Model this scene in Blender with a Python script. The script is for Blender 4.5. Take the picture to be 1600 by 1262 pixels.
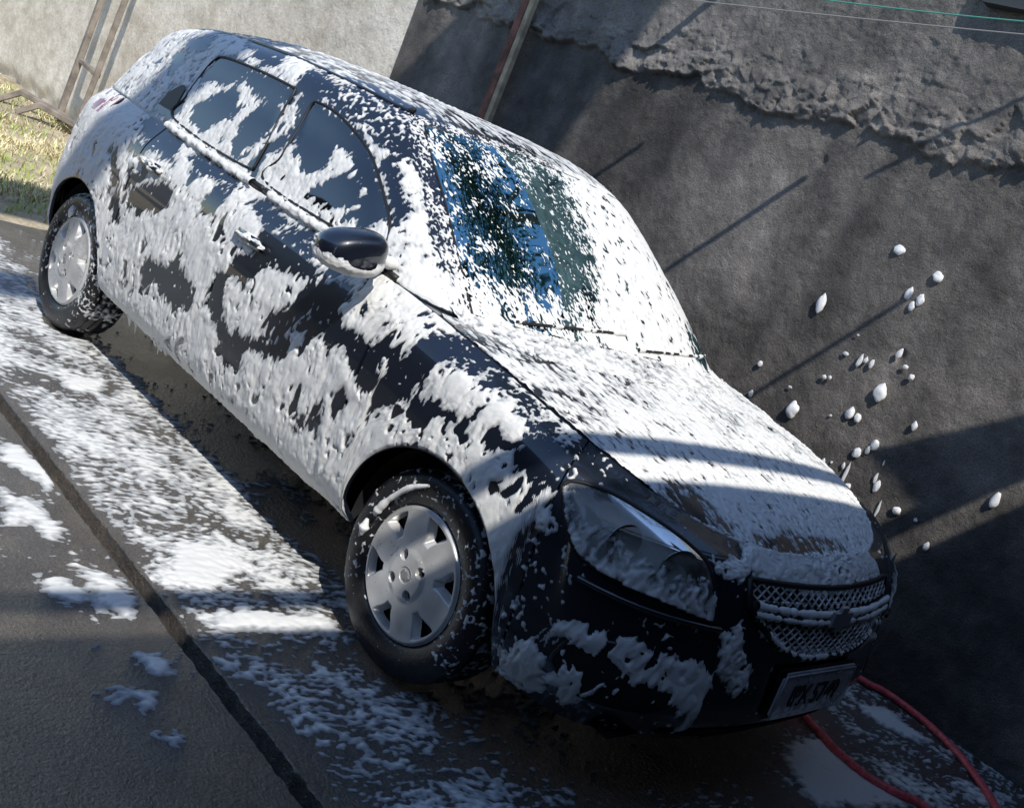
import bpy, bmesh, math, random
import numpy as np
from mathutils import Vector, Matrix
from mathutils.bvhtree import BVHTree

# ------------------------------------------------------------------ camera, sky, sun, exposure
scene = bpy.context.scene
COL = scene.collection
for o in list(bpy.data.objects):
    bpy.data.objects.remove(o)
random.seed(5)

CAM = np.array((1.821, -2.727, 1.421))
def cam_matrix(c, tgt, roll):
    f = np.array(tgt) - c; f /= np.linalg.norm(f)
    r = np.cross(f, (0, 0, 1.0)); r /= np.linalg.norm(r); u = np.cross(r, f)
    cr, sr = math.cos(roll), math.sin(roll)
    R = np.array([cr * r + sr * u, -sr * r + cr * u, -f])
    m = Matrix.Identity(4)
    for i in range(3):
        for j in range(3):
            m[i][j] = R[j][i]
        m[i][3] = c[i]
    return m
cam_data = bpy.data.cameras.new('camera')
cam_data.sensor_fit = 'HORIZONTAL'; cam_data.sensor_width = 36.0
cam_data.lens = 36.0 * 1687.24 / 1600.0
cam_data.clip_start = 0.05; cam_data.clip_end = 500
cam = bpy.data.objects.new('camera', cam_data); COL.objects.link(cam)
cam.matrix_world = cam_matrix(CAM, (-0.885, 0.345, 0.5), math.radians(22.94))
scene.camera = cam

SUN = Vector((0.72, -0.45, 1.0)).normalized()
world = bpy.data.worlds.new('World'); scene.world = world; world.use_nodes = True
wn = world.node_tree.nodes; wl = world.node_tree.links
sky = wn.new('ShaderNodeTexSky'); sky.sky_type = 'NISHITA'; sky.sun_disc = False
sky.sun_elevation = math.asin(SUN.z)
sky.sun_rotation = math.atan2(SUN.x, SUN.y)
sky.altitude = 300; sky.air_density = 1.0; sky.dust_density = 0.25; sky.ozone_density = 3.0
bg = wn['Background']; bg.inputs['Strength'].default_value = 0.15
wl.new(sky.outputs['Color'], bg.inputs['Color'])
sun_data = bpy.data.lights.new('sun', 'SUN'); sun_data.energy = 3.25; sun_data.angle = math.radians(0.55)
sun_data.color = (1.0, 0.955, 0.88)
sun = bpy.data.objects.new('sun', sun_data); COL.objects.link(sun)
sun.rotation_euler = SUN.to_track_quat('Z', 'Y').to_euler(); sun.location = (6, -4, 9)
scene.view_settings.view_transform = 'Standard'; scene.view_settings.look = 'None'
scene.view_settings.exposure = 0.44; scene.view_settings.gamma = 1.0
scene.view_settings.use_curve_mapping = False
scene.render.resolution_x = 1024; scene.render.resolution_y = 807

# ------------------------------------------------------------------ numpy noise
_rng = np.random.RandomState(11)
_perm = _rng.permutation(256).astype(np.int32); _perm = np.concatenate([_perm, _perm, _perm])
_g = _rng.randn(256, 3); _g /= np.linalg.norm(_g, axis=1)[:, None]
def noise(p):
    p = np.asarray(p, float); i = np.floor(p).astype(np.int64); f = p - i; i &= 255
    w = f * f * f * (f * (f * 6 - 15) + 10)
    out = 0
    for a in (0, 1):
        for b in (0, 1):
            for c in (0, 1):
                h = _perm[_perm[_perm[(i[:, 0] + a) & 255] + ((i[:, 1] + b) & 255)] + ((i[:, 2] + c) & 255)]
                d = f - np.array((a, b, c))
                g = np.einsum('ij,ij->i', _g[h], d)
                ww = (w[:, 0] if a else 1 - w[:, 0]) * (w[:, 1] if b else 1 - w[:, 1]) * (w[:, 2] if c else 1 - w[:, 2])
                out = out + g * ww
    return out * 1.6
def fbm(p, octv=3, gain=0.5, lac=2.03):
    a = 1.0; s = 0; p = np.asarray(p, float)
    for k in range(octv):
        s = s + a * noise(p + 17.3 * k); p = p * lac; a *= gain
    return s
def smooth(a, b, x):
    t = np.clip((x - a) / (b - a), 0, 1); return t * t * (3 - 2 * t)

# ------------------------------------------------------------------ material helper
def mat(name, color, rough=0.6, metal=0.0, noise_scale=None, noise_amt=0.0, bump=0.0, bump_scale=60.0, coat=0.0, spec=0.5, detail=5):
    m = bpy.data.materials.new(name); m.use_nodes = True
    nt = m.node_tree; b = nt.nodes['Principled BSDF']
    b.inputs['Base Color'].default_value = (*color, 1); b.inputs['Roughness'].default_value = rough
    b.inputs['Metallic'].default_value = metal; b.inputs['Coat Weight'].default_value = coat
    b.inputs['Coat Roughness'].default_value = 0.04; b.inputs['Specular IOR Level'].default_value = spec
    tc = nt.nodes.new('ShaderNodeTexCoord')
    if noise_scale:
        n = nt.nodes.new('ShaderNodeTexNoise'); n.inputs['Scale'].default_value = noise_scale; n.inputs['Detail'].default_value = detail
        nt.links.new(tc.outputs['Object'], n.inputs['Vector'])
        r = nt.nodes.new('ShaderNodeValToRGB')
        r.color_ramp.elements[0].position = 0.3; r.color_ramp.elements[1].position = 0.7
        r.color_ramp.elements[0].color = (*[c * (1 - noise_amt) for c in color], 1)
        r.color_ramp.elements[1].color = (*[min(1, c * (1 + noise_amt)) for c in color], 1)
        nt.links.new(n.outputs['Fac'], r.inputs['Fac']); nt.links.new(r.outputs['Color'], b.inputs['Base Color'])
    if bump:
        n2 = nt.nodes.new('ShaderNodeTexNoise'); n2.inputs['Scale'].default_value = bump_scale; n2.inputs['Detail'].default_value = 4
        nt.links.new(tc.outputs['Object'], n2.inputs['Vector'])
        bp = nt.nodes.new('ShaderNodeBump'); bp.inputs['Strength'].default_value = bump; bp.inputs['Distance'].default_value = 0.01
        nt.links.new(n2.outputs['Fac'], bp.inputs['Height']); nt.links.new(bp.outputs['Normal'], b.inputs['Normal'])
    return m

# ------------------------------------------------------------------ object helpers
def empty(name, loc=(0, 0, 0), label=None, cat=None, group=None):
    o = bpy.data.objects.new(name, None); COL.objects.link(o); o.location = loc
    tag(o, label, cat, group); return o
def tag(o, label=None, cat=None, group=None, kind=None):
    if label: o['label'] = label
    if cat: o['category'] = cat
    if group: o['group'] = group
    if kind: o['kind'] = kind
    return o
def mesh_np(name, v, quads, m=None, parent=None, smooth_=True):
    v = np.ascontiguousarray(v, dtype=np.float32).reshape(-1, 3); quads = np.ascontiguousarray(quads, dtype=np.int32)
    k = quads.shape[1]
    me = bpy.data.meshes.new(name)
    me.vertices.add(len(v)); me.vertices.foreach_set('co', v.ravel())
    me.loops.add(quads.size); me.loops.foreach_set('vertex_index', quads.ravel())
    me.polygons.add(len(quads)); me.polygons.foreach_set('loop_start', np.arange(0, quads.size, k, dtype=np.int32))
    me.update(calc_edges=True); me.validate()
    if smooth_: me.polygons.foreach_set('use_smooth', np.ones(len(me.polygons), dtype=bool))
    o = bpy.data.objects.new(name, me); COL.objects.link(o)
    if m: me.materials.append(m)
    if parent: o.parent = parent
    return o
def mesh_bm(name, bm, m=None, parent=None, smooth_=False):
    me = bpy.data.meshes.new(name); bmesh.ops.recalc_face_normals(bm, faces=bm.faces); bm.to_mesh(me); bm.free()
    if smooth_: me.polygons.foreach_set('use_smooth', np.ones(len(me.polygons), dtype=bool))
    o = bpy.data.objects.new(name, me); COL.objects.link(o)
    if m: me.materials.append(m)
    if parent: o.parent = parent
    return o
def gridq(nu, nv, flip=False):
    i = np.arange(nu - 1)[:, None] * nv + np.arange(nv - 1)[None, :]
    q = np.stack([i, i + nv, i + nv + 1, i + 1], -1).reshape(-1, 4)
    return q[:, ::-1] if flip else q
def bm_box(bm, c, s, rot=None):
    r = bmesh.ops.create_cube(bm, size=1.0)
    M = Matrix.Translation(c) @ (rot.to_4x4() if rot is not None else Matrix.Identity(4)) @ Matrix.Diagonal((*s, 1))
    bmesh.ops.transform(bm, matrix=M, verts=r['verts']); return r['verts']
def bevel_all(bm, w, seg=2):
    bmesh.ops.bevel(bm, geom=list(bm.edges), offset=w, segments=seg, affect='EDGES', clamp_overlap=True)
def tube_np(pts, rad, n=8, cap=True):
    pts = np.asarray(pts, float); N = len(pts)
    t = np.gradient(pts, axis=0); t /= np.linalg.norm(t, axis=1)[:, None] + 1e-12
    up = np.array((0, 0, 1.0)) if abs(t[0, 2]) < 0.9 else np.array((1.0, 0, 0))
    a = np.cross(t[0], up); a /= np.linalg.norm(a); V = []
    rad = np.broadcast_to(rad, (N,))
    for i in range(N):
        a = a - t[i] * (a @ t[i]); a /= np.linalg.norm(a); b = np.cross(t[i], a)
        th = np.linspace(0, 2 * np.pi, n, endpoint=False)
        V.append(pts[i] + rad[i] * (np.cos(th)[:, None] * a + np.sin(th)[:, None] * b))
    V = np.concatenate(V); Q = []
    for i in range(N - 1):
        for k in range(n):
            Q.append((i * n + k, i * n + (k + 1) % n, (i + 1) * n + (k + 1) % n, (i + 1) * n + k))
    if cap:
        c0, c1 = len(V), len(V) + 1; V = np.vstack([V, pts[0], pts[-1]])
        for k in range(n):
            Q.append((c0, (k + 1) % n, k, k)); Q.append((c1, (N - 1) * n + k, (N - 1) * n + (k + 1) % n, (N - 1) * n + (k + 1) % n))
    return V, Q
def mesh_pd(name, V, F, m=None, parent=None, smooth_=True):
    F = [tuple(dict.fromkeys(int(i) for i in f)) for f in F]
    me = bpy.data.meshes.new(name); me.from_pydata([tuple(map(float, p)) for p in V], [], F); me.update()
    if smooth_: me.polygons.foreach_set('use_smooth', np.ones(len(me.polygons), dtype=bool))
    o = bpy.data.objects.new(name, me); COL.objects.link(o)
    if m: me.materials.append(m)
    if parent: o.parent = parent
    return o
def herm(P, k, t):
    """nonuniform Catmull-Rom: P (n,...,3) at knots k, evaluated at t"""
    P = np.asarray(P, float); n = len(k); k = np.asarray(k, float)
    d = (P[1:] - P[:-1]) / (k[1:] - k[:-1]).reshape((-1,) + (1,) * (P.ndim - 1))
    T = np.empty_like(P); T[0] = d[0]; T[-1] = d[-1]
    h = (k[1:] - k[:-1]).reshape((-1,) + (1,) * (P.ndim - 1))
    T[1:-1] = (d[:-1] * h[1:] + d[1:] * h[:-1]) / (h[1:] + h[:-1])
    return T
def spline(P, t, k=None):
    P = np.asarray(P, float); n = len(P)
    if k is None: k = np.arange(n)
    k = np.asarray(k, float); T = herm(P, k, t); t = np.asarray(t, float)
    i = np.clip(np.searchsorted(k, t, side='right') - 1, 0, n - 2)
    h = (k[i + 1] - k[i]); s = (t - k[i]) / h; s = s[:, None]; h = h[:, None]
    return (2 * s**3 - 3 * s**2 + 1) * P[i] + (s**3 - 2 * s**2 + s) * h * T[i] + (-2 * s**3 + 3 * s**2) * P[i + 1] + (s**3 - s**2) * h * T[i + 1]

# ------------------------------------------------------------------ the car's body surfaces
class Surf:
    """tensor surface: rows of control points; u counts nodes, v counts rows; y is the half width (positive)"""
    def __init__(self, rows, sym=(True, True)):
        C = np.array(rows, float)                        # R x N x 3
        # mirrored end nodes make the centreline smooth
        a = C[:, 1:2] * (1, -1, 1); b = C[:, -2:-1] * (1, -1, 1)
        self.C = np.concatenate([a, C, b], 1); self.R, self.N = C.shape[:2]
        d = np.linalg.norm(np.diff(self.C, axis=1), axis=2).mean(0); ku = np.concatenate([[0], np.cumsum(d)])
        self.ku = ku - ku[1]
        d = np.linalg.norm(np.diff(C, axis=0), axis=2).mean(1); self.kv = np.concatenate([[0], np.cumsum(d)])
    def U(self, node):   # node index -> knot
        return np.interp(node, np.arange(-1, self.N + 1), self.ku)
    def ev(self, node, row):
        node = np.asarray(node, float).ravel(); row = np.asarray(row, float).ravel()
        u = self.U(node); v = np.interp(row, np.arange(self.R), self.kv)
        D = np.stack([spline(self.C[r], u, self.ku) for r in range(self.R)])      # R x n x 3
        T = herm(D, self.kv, None); k = self.kv
        i = np.clip(np.searchsorted(k, v, side='right') - 1, 0, self.R - 2); n = np.arange(len(u))
        h = (k[i + 1] - k[i])[:, None]; s = ((v - k[i]) / h[:, 0])[:, None]
        return (2 * s**3 - 3 * s**2 + 1) * D[i, n] + (s**3 - 2 * s**2 + s) * h * T[i, n] + (-2 * s**3 + 3 * s**2) * D[i + 1, n] + (s**3 - s**2) * h * T[i + 1, n]
    def evn(self, node, row, e=0.02):
        node = np.asarray(node, float).ravel(); row = np.asarray(row, float).ravel()
        P = self.ev(node, row)
        a = self.ev(np.minimum(node + e, self.N - 1), row) - self.ev(np.maximum(node - e, 0), row)
        b = self.ev(node, np.minimum(row + e, self.R - 1)) - self.ev(node, np.maximum(row - e, 0))
        n = np.cross(b, a); n /= np.linalg.norm(n, axis=1)[:, None] + 1e-12
        c = P - np.stack([np.clip(P[:, 0], -2.2, .15), 0 * P[:, 0], np.clip(P[:, 2], .45, .95)], 1)
        n *= np.where(np.einsum('ij,ij->i', n, c) < 0, -1.0, 1.0)[:, None]
        return P, n

def rows(*rs):
    out = []
    for x, y, z in rs: out.append(np.stack([x, y, z], -1))
    return out
sx = [0.20, 0.0, -0.38, -0.90, -1.45, -2.05, -2.44]
LOWER = Surf(rows(
    ([.690, .680, .630, .540, .420] + sx + [-2.74, -2.90, -2.94, -2.95],
     [0, .25, .46, .62, .700, .730, .73, .725, .725, .725, .725, .725, .70, .60, .42, 0],
     [.205, .205, .205, .205, .215, .23, .245, .255, .255, .255, .26, .265, .275, .28, .28, .28]),
    ([.778, .764, .705, .600, .450] + sx + [-2.77, -2.94, -2.99, -3.00],
     [0, .26, .50, .665, .752, .785, .79, .785, .785, .785, .785, .782, .745, .64, .44, 0],
     [.315, .315, .315, .315, .315, .32, .32, .32, .32, .32, .32, .325, .335, .34, .34, .34]),
    ([.783, .768, .705, .602, .452] + sx + [-2.77, -2.945, -3.0, -3.01],
     [0, .26, .51, .68, .770, .808, .814, .814, .817, .817, .814, .808, .77, .66, .45, 0],
     [.44, .44, .44, .44, .44, .44, .45, .45, .46, .46, .46, .47, .47, .47, .47, .47]),
    ([.766, .752, .690, .585, .435] + sx + [-2.77, -2.94, -2.99, -3.00],
     [0, .26, .51, .685, .778, .816, .823, .823, .825, .825, .82, .813, .775, .665, .45, 0],
     [.57, .57, .57, .575, .58, .585, .59, .60, .60, .61, .61, .61, .61, .61, .61, .61]),
    ([.722, .708, .650, .550, .412] + sx + [-2.755, -2.92, -2.97, -2.98],
     [0, .26, .505, .672, .765, .806, .815, .82, .822, .822, .818, .808, .765, .655, .45, 0],
     [.668, .668, .675, .69, .70, .715, .725, .74, .75, .755, .76, .77, .77, .77, .77, .77]),
    ([.694, .680, .615, .510, .380] + sx + [-2.735, -2.90, -2.95, -2.96],
     [0, .25, .475, .630, .722, .770, .788, .797, .80, .80, .797, .785, .745, .640, .44, 0],
     [.712, .712, .725, .752, .780, .805, .825, .85, .86, .87, .88, .895, .90, .90, .90, .90]),
    ([.664, .650, .578, .470, .335, .16, -0.03, -0.40, -0.90, -1.45, -2.03, -2.42, -2.70, -2.865, -2.92, -2.93],
     [0, .235, .430, .565, .640, .685, .708, .735, .752, .752, .747, .732, .69, .595, .42, 0],
     [.738, .740, .757, .787, .820, .852, .880, .925, .945, .958, .975, .985, .985, .985, .98, .98]),
))
GREEN = Surf(rows(
    ([-.165, -.18, -.225, -.30, -.41, -.60, -1.0, -1.45, -2.0, -2.4, -2.68, -2.845, -2.905, -2.92],
     [0, .30, .52, .645, .718, .742, .752, .752, .747, .733, .695, .60, .42, 0],
     [.945, .942, .932, .925, .925, .938, .948, .958, .974, .985, .988, .985, .98, .98]),
    ([-.515, -.525, -.56, -.625, -.715, -.88, -1.21, -1.56, -2.04, -2.40, -2.65, -2.78, -2.835, -2.85],
     [0, .285, .49, .595, .650, .672, .684, .688, .682, .662, .62, .535, .37, 0],
     [1.20, 1.195, 1.175, 1.16, 1.155, 1.16, 1.165, 1.17, 1.175, 1.17, 1.16, 1.155, 1.155, 1.155]),
    ([-.87, -.878, -.905, -.955, -1.03, -1.16, -1.42, -1.66, -2.06, -2.37, -2.56, -2.65, -2.70, -2.71],
     [0, .26, .435, .512, .548, .568, .585, .588, .580, .560, .525, .46, .31, 0],
     [1.392, 1.388, 1.376, 1.366, 1.364, 1.370, 1.376, 1.378, 1.366, 1.342, 1.315, 1.305, 1.305, 1.308]),
    ([-.98, -.985, -1.01, -1.05, -1.11, -1.22, -1.46, -1.68, -2.03, -2.30, -2.46, -2.53, -2.57, -2.58],
     [0, .22, .35, .405, .430, .445, .455, .458, .452, .435, .41, .36, .245, 0],
     [1.420, 1.419, 1.416, 1.413, 1.413, 1.420, 1.426, 1.427, 1.414, 1.388, 1.362, 1.350, 1.347, 1.348]),
    ([-1.20, -1.20, -1.20, -1.20, -1.21, -1.26, -1.46, -1.70, -2.02, -2.25, -2.34, -2.36, -2.37, -2.37],
     [0, .004, .008, .01, .01, .01, .01, .01, .01, .01, .01, .008, .004, 0],
     [1.442, 1.442, 1.442, 1.442, 1.442, 1.444, 1.447, 1.445, 1.431, 1.412, 1.402, 1.400, 1.399, 1.399]),
))
# bonnet: node runs along its outer edge (the last row of LOWER, nodes 0..7), row 0..1 towards the middle line
HOODC = np.array([(.664, .738), (.60, .770), (.50, .806), (.36, .843), (.20, .878), (0.0, .912), (-.14, .936)])
class Hood:
    NB = 2.6
    def ev(self, s, t):
        """s: 0 middle line .. 1 side edge, t: 0 nose .. 1 cowl"""
        s = np.asarray(s, float).ravel(); t = np.asarray(t, float).ravel()
        L = lambda n: LOWER.ev(n, np.full(len(n), 6.0))
        c = spline(HOODC, t * 6); cen = np.stack([c[:, 0], 0 * t, c[:, 1]], 1)
        side = L(self.NB + t * (6.82 - self.NB)); front = L(s * self.NB)
        B = LOWER.ev([self.NB], [6.0])[0]; A = LOWER.ev([0], [6.0])[0]; D = np.array((-.14, 0, .936)); Cc = LOWER.ev([6.82], [6.0])[0]
        b = (s**2)[:, None]; cow = D + (Cc - D) * np.stack([s**2, s, s**2.2], 1)
        w = t[:, None]; lin = s[:, None]
        bl = np.stack([s**2, s, s**2.4], 1)
        P = (1 - bl) * cen + bl * side + (1 - w) * (front - ((1 - bl) * A + bl * B)) + w * (cow - ((1 - bl) * D + bl * Cc))
        return P
    def evn(self, s, t, e=0.01):
        s = np.asarray(s, float).ravel(); t = np.asarray(t, float).ravel()
        a = self.ev(np.clip(s + e, 0, 1), t) - self.ev(np.clip(s - e, 0, 1), t); b = self.ev(s, np.clip(t + e, 0, 1)) - self.ev(s, np.clip(t - e, 0, 1))
        n = np.cross(a, b); n /= np.linalg.norm(n, axis=1)[:, None]; n *= np.sign(n[:, 2])[:, None]
        return self.ev(s, t), n
HOOD = Hood()
RS = np.array((1, -1, 1.0))       # the near (right-hand) side has negative y
WF = 0.0; WR = -2.443; ARCH_R = 0.335; WZ = 0.285
_nn = np.linspace(3.0, 12.5, 700)
def node_at_x(x, row=3.0):
    P = LOWER.ev(_nn, np.full(len(_nn), row)); return np.interp(-np.asarray(x, float), -P[:, 0], _nn)
def arch_row(node):
    """row where the wheel arch cuts the side, per node (0 = none)"""
    node = np.asarray(node, float); out = np.zeros(len(node)); rr = np.linspace(0, 4.6, 140)
    for i, n in enumerate(node):
        P = LOWER.ev(np.full(140, n), rr)
        for cx in (WF, WR):
            ins = (P[:, 0] - cx)**2 + (P[:, 2] - WZ)**2 < ARCH_R**2
            if ins.any() and abs(P[0, 0] - cx) < 0.45:
                k = np.nonzero(ins)[0][-1]
                if k + 1 < 140:
                    f = lambda q: math.hypot(q[0] - cx, q[2] - WZ)
                    a, b = f(P[k]), f(P[k + 1]); out[i] = rr[k] + (ARCH_R - a) / (b - a) * (rr[1] - rr[0])
    return out
def lower_patch(n0, n1, r0, r1, step=0.012, arch=True):
    """points of a body panel between nodes n0..n1 and rows r0..r1; bottom follows the wheel arch"""
    L = np.linalg.norm(np.diff(LOWER.ev(np.linspace(n0, n1, 40), np.full(40, 3.0)), axis=0), axis=1).sum()
    nu = max(4, int(L / step)); nv = max(4, int((r1 - r0) * 0.13 / step))
    n = np.linspace(n0, n1, nu)
    if arch:
        # pack stations around the ends of the arch where it is steep
        ext = [node_at_x(np.array([cx + s * ARCH_R * 0.995 for s in (-1, 1)])) for cx in (WF, WR)]
        add = [q + d for e in ext for q in e for d in np.linspace(-.06, .06, 25)]
        n = np.unique(np.concatenate([n, [a for a in add if n0 < a < n1]])); nu = len(n)
    b = np.maximum(r0, arch_row(n)) if arch else np.full(nu, r0)
    t = np.linspace(0, 1, nv)
    N = np.repeat(n, nv); Rr = (b[:, None] + (r1 - b[:, None]) * t[None]).ravel()
    return N, Rr, nu, nv
def panel(name, N, R, nu, nv, surf, m, parent, side=-1, off=0.0, fold=0.012):
    """a sheet of bodywork with its edges folded inwards"""
    P, n = surf.evn(N, R); P = P + n * off
    P = P.reshape(nu, nv, 3); n = n.reshape(nu, nv, 3)
    if fold:
        Pi = np.empty((nu + 2, nv + 2, 3)); Pi[1:-1, 1:-1] = P
        Pi[0, 1:-1] = P[0] - n[0] * fold; Pi[-1, 1:-1] = P[-1] - n[-1] * fold
        Pi[1:-1, 0] = P[:, 0] - n[:, 0] * fold; Pi[1:-1, -1] = P[:, -1] - n[:, -1] * fold
        for a, b in ((0, 0), (0, -1), (-1, 0), (-1, -1)): Pi[a, b] = P[a, b] - n[a, b] * fold
        P = Pi; nu += 2; nv += 2
    P = P.reshape(-1, 3).copy(); P[:, 1] *= side
    o = mesh_np(name, P, gridq(nu, nv, flip=(side > 0)), m, parent)
    es = o.modifiers.new('split', 'EDGE_SPLIT'); es.split_angle = math.radians(50)
    return o

# ==== BUILD
# ------------------------------------------------------------------ materials
M_PAINT = mat('dark_navy_car_paint', (0.008, 0.012, 0.023), 0.36, 0.2, coat=1.0)
M_PAINT.node_tree.nodes['Principled BSDF'].inputs['Coat IOR'].default_value = 1.62
M_TRIM = mat('black_plastic_trim', (0.012, 0.012, 0.014), 0.5, noise_scale=40, noise_amt=0.3)
M_RUBBER = mat('tyre_rubber', (0.012, 0.012, 0.014), 0.38, noise_scale=30, noise_amt=0.4, bump=0.15, bump_scale=140)
M_SILVER = mat('silver_wheel_paint', (0.60, 0.60, 0.59), 0.34, 0.35, noise_scale=9, noise_amt=0.22)
M_DARK = mat('dark_void', (0.008, 0.008, 0.009), 0.9)
M_LINER = mat('arch_liner', (0.012, 0.013, 0.016), 0.8, noise_scale=25, noise_amt=0.4)
M_CHROME = mat('reflector_chrome', (0.5, 0.5, 0.46), 0.38, 0.9)
M_GOLD = mat('emblem_metal', (0.42, 0.42, 0.44), 0.35, 0.7)
M_PLATE = mat('plate_grey_paint', (0.46, 0.47, 0.49), 0.45, 0.2, noise_scale=14, noise_amt=0.25)
M_INK = mat('plate_black_ink', (0.01, 0.01, 0.01), 0.5)
M_SEAT = mat('grey_seat_cloth', (0.045, 0.047, 0.05), 0.9, noise_scale=60, noise_amt=0.3)
M_DASH = mat('dashboard_plastic', (0.03, 0.03, 0.032), 0.7, noise_scale=60, noise_amt=0.2)
M_TAIL = mat('tail_lamp_red', (0.30, 0.05, 0.03), 0.2, coat=1.0)
M_HOSE = mat('red_hose_rubber', (0.80, 0.11, 0.12), 0.35, noise_scale=60, noise_amt=0.35)
M_WIREG = mat('green_line', (0.10, 0.36, 0.28), 0.5)
M_WIRE = mat('grey_wire', (0.32, 0.31, 0.29), 0.5)
def glass(name, col, rough=0.03, ior=1.55, tint=(1, 1, 1)):
    m = bpy.data.materials.new(name); m.use_nodes = True; nt = m.node_tree
    for n in list(nt.nodes): nt.nodes.remove(n)
    out = nt.nodes.new('ShaderNodeOutputMaterial'); mix = nt.nodes.new('ShaderNodeMixShader')
    tr = nt.nodes.new('ShaderNodeBsdfTransparent'); tr.inputs['Color'].default_value = (*col, 1)
    gl = nt.nodes.new('ShaderNodeBsdfGlossy'); gl.inputs['Roughness'].default_value = rough; gl.inputs['Color'].default_value = (*tint, 1)
    fr = nt.nodes.new('ShaderNodeFresnel'); fr.inputs['IOR'].default_value = ior
    nt.links.new(fr.outputs[0], mix.inputs[0]); nt.links.new(tr.outputs[0], mix.inputs[1]); nt.links.new(gl.outputs[0], mix.inputs[2])
    nt.links.new(mix.outputs[0], out.inputs['Surface']); return m
M_GLASS = glass('tinted_side_glass', (0.06, 0.08, 0.11), .03, 2.2)
M_WSHIELD = glass('green_tinted_windscreen', (0.10, 0.24, 0.24), .03, 1.5, (.36, .66, .74))  # gloss colour holds a dimmed, teal look for the mirrored sky
M_LENS = glass('clear_headlight_lens', (0.80, 0.82, 0.80), 0.06)
def haze_lens(m):
    nt = m.node_tree; out = [n for n in nt.nodes if n.type == 'OUTPUT_MATERIAL'][0]; src = out.inputs['Surface'].links[0].from_socket
    df = nt.nodes.new('ShaderNodeBsdfDiffuse'); df.inputs['Color'].default_value = (.62, .64, .64, 1); mx = nt.nodes.new('ShaderNodeMixShader')
    tc = nt.nodes.new('ShaderNodeTexCoord'); n = nt.nodes.new('ShaderNodeTexNoise'); n.inputs['Scale'].default_value = 26; n.inputs['Detail'].default_value = 5; nt.links.new(tc.outputs['Object'], n.inputs['Vector'])
    mr = nt.nodes.new('ShaderNodeMapRange'); mr.inputs['From Min'].default_value = .4; mr.inputs['From Max'].default_value = .7; mr.inputs['To Min'].default_value = .06; mr.inputs['To Max'].default_value = .26
    nt.links.new(n.outputs['Fac'], mr.inputs['Value']); nt.links.new(mr.outputs[0], mx.inputs[0]); nt.links.new(src, mx.inputs[1]); nt.links.new(df.outputs[0], mx.inputs[2]); nt.links.new(mx.outputs[0], out.inputs['Surface'])
haze_lens(M_LENS)
def foam_mat():
    m = mat('white_wash_foam', (0.86, 0.87, 0.86), 0.62, spec=0.35, bump=0.14, bump_scale=300)
    nt = m.node_tree; b = nt.nodes['Principled BSDF']
    at = nt.nodes.new('ShaderNodeAttribute'); at.attribute_name = 'thick'
    r = nt.nodes.new('ShaderNodeValToRGB'); r.color_ramp.elements[0].color = (0.30, 0.315, 0.33, 1); r.color_ramp.elements[1].color = (0.76, 0.765, 0.75, 1)
    r.color_ramp.elements[0].position = 0.05; r.color_ramp.elements[1].position = 0.50
    nt.links.new(at.outputs['Fac'], r.inputs['Fac']); nt.links.new(r.outputs['Color'], b.inputs['Base Color'])
    return m
M_FOAM = foam_mat()
M_BLOB = mat('wet_foam_blob', (0.93, 0.93, 0.92), 0.5, spec=0.4); _b = M_BLOB.node_tree.nodes['Principled BSDF']; _b.inputs['Subsurface Weight'].default_value = .8; _b.inputs['Subsurface Radius'].default_value = (1, 1, 1); _b.inputs['Subsurface Scale'].default_value = .03
def rust_mat():
    m = mat('rusty_red_steel', (0.16, 0.065, 0.045), 0.75, noise_scale=18, noise_amt=0.55, bump=0.4, bump_scale=120); return m
M_RUST = rust_mat()
M_RUST2 = mat('brown_weathered_steel', (0.24, 0.205, 0.17), 0.8, noise_scale=9, noise_amt=0.45, bump=0.4, bump_scale=90)
M_LIT_EDGE = mat('sunlit_post_edge', (0.36, 0.29, 0.19), 0.8, noise_scale=14, noise_amt=0.4, bump=0.3, bump_scale=90)  # sunlight on the post's edge, put into a paler colour
M_ROOF = mat('corrugated_roof_sheet', (0.045, 0.05, 0.055), 0.6, noise_scale=5, noise_amt=0.3)
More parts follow.
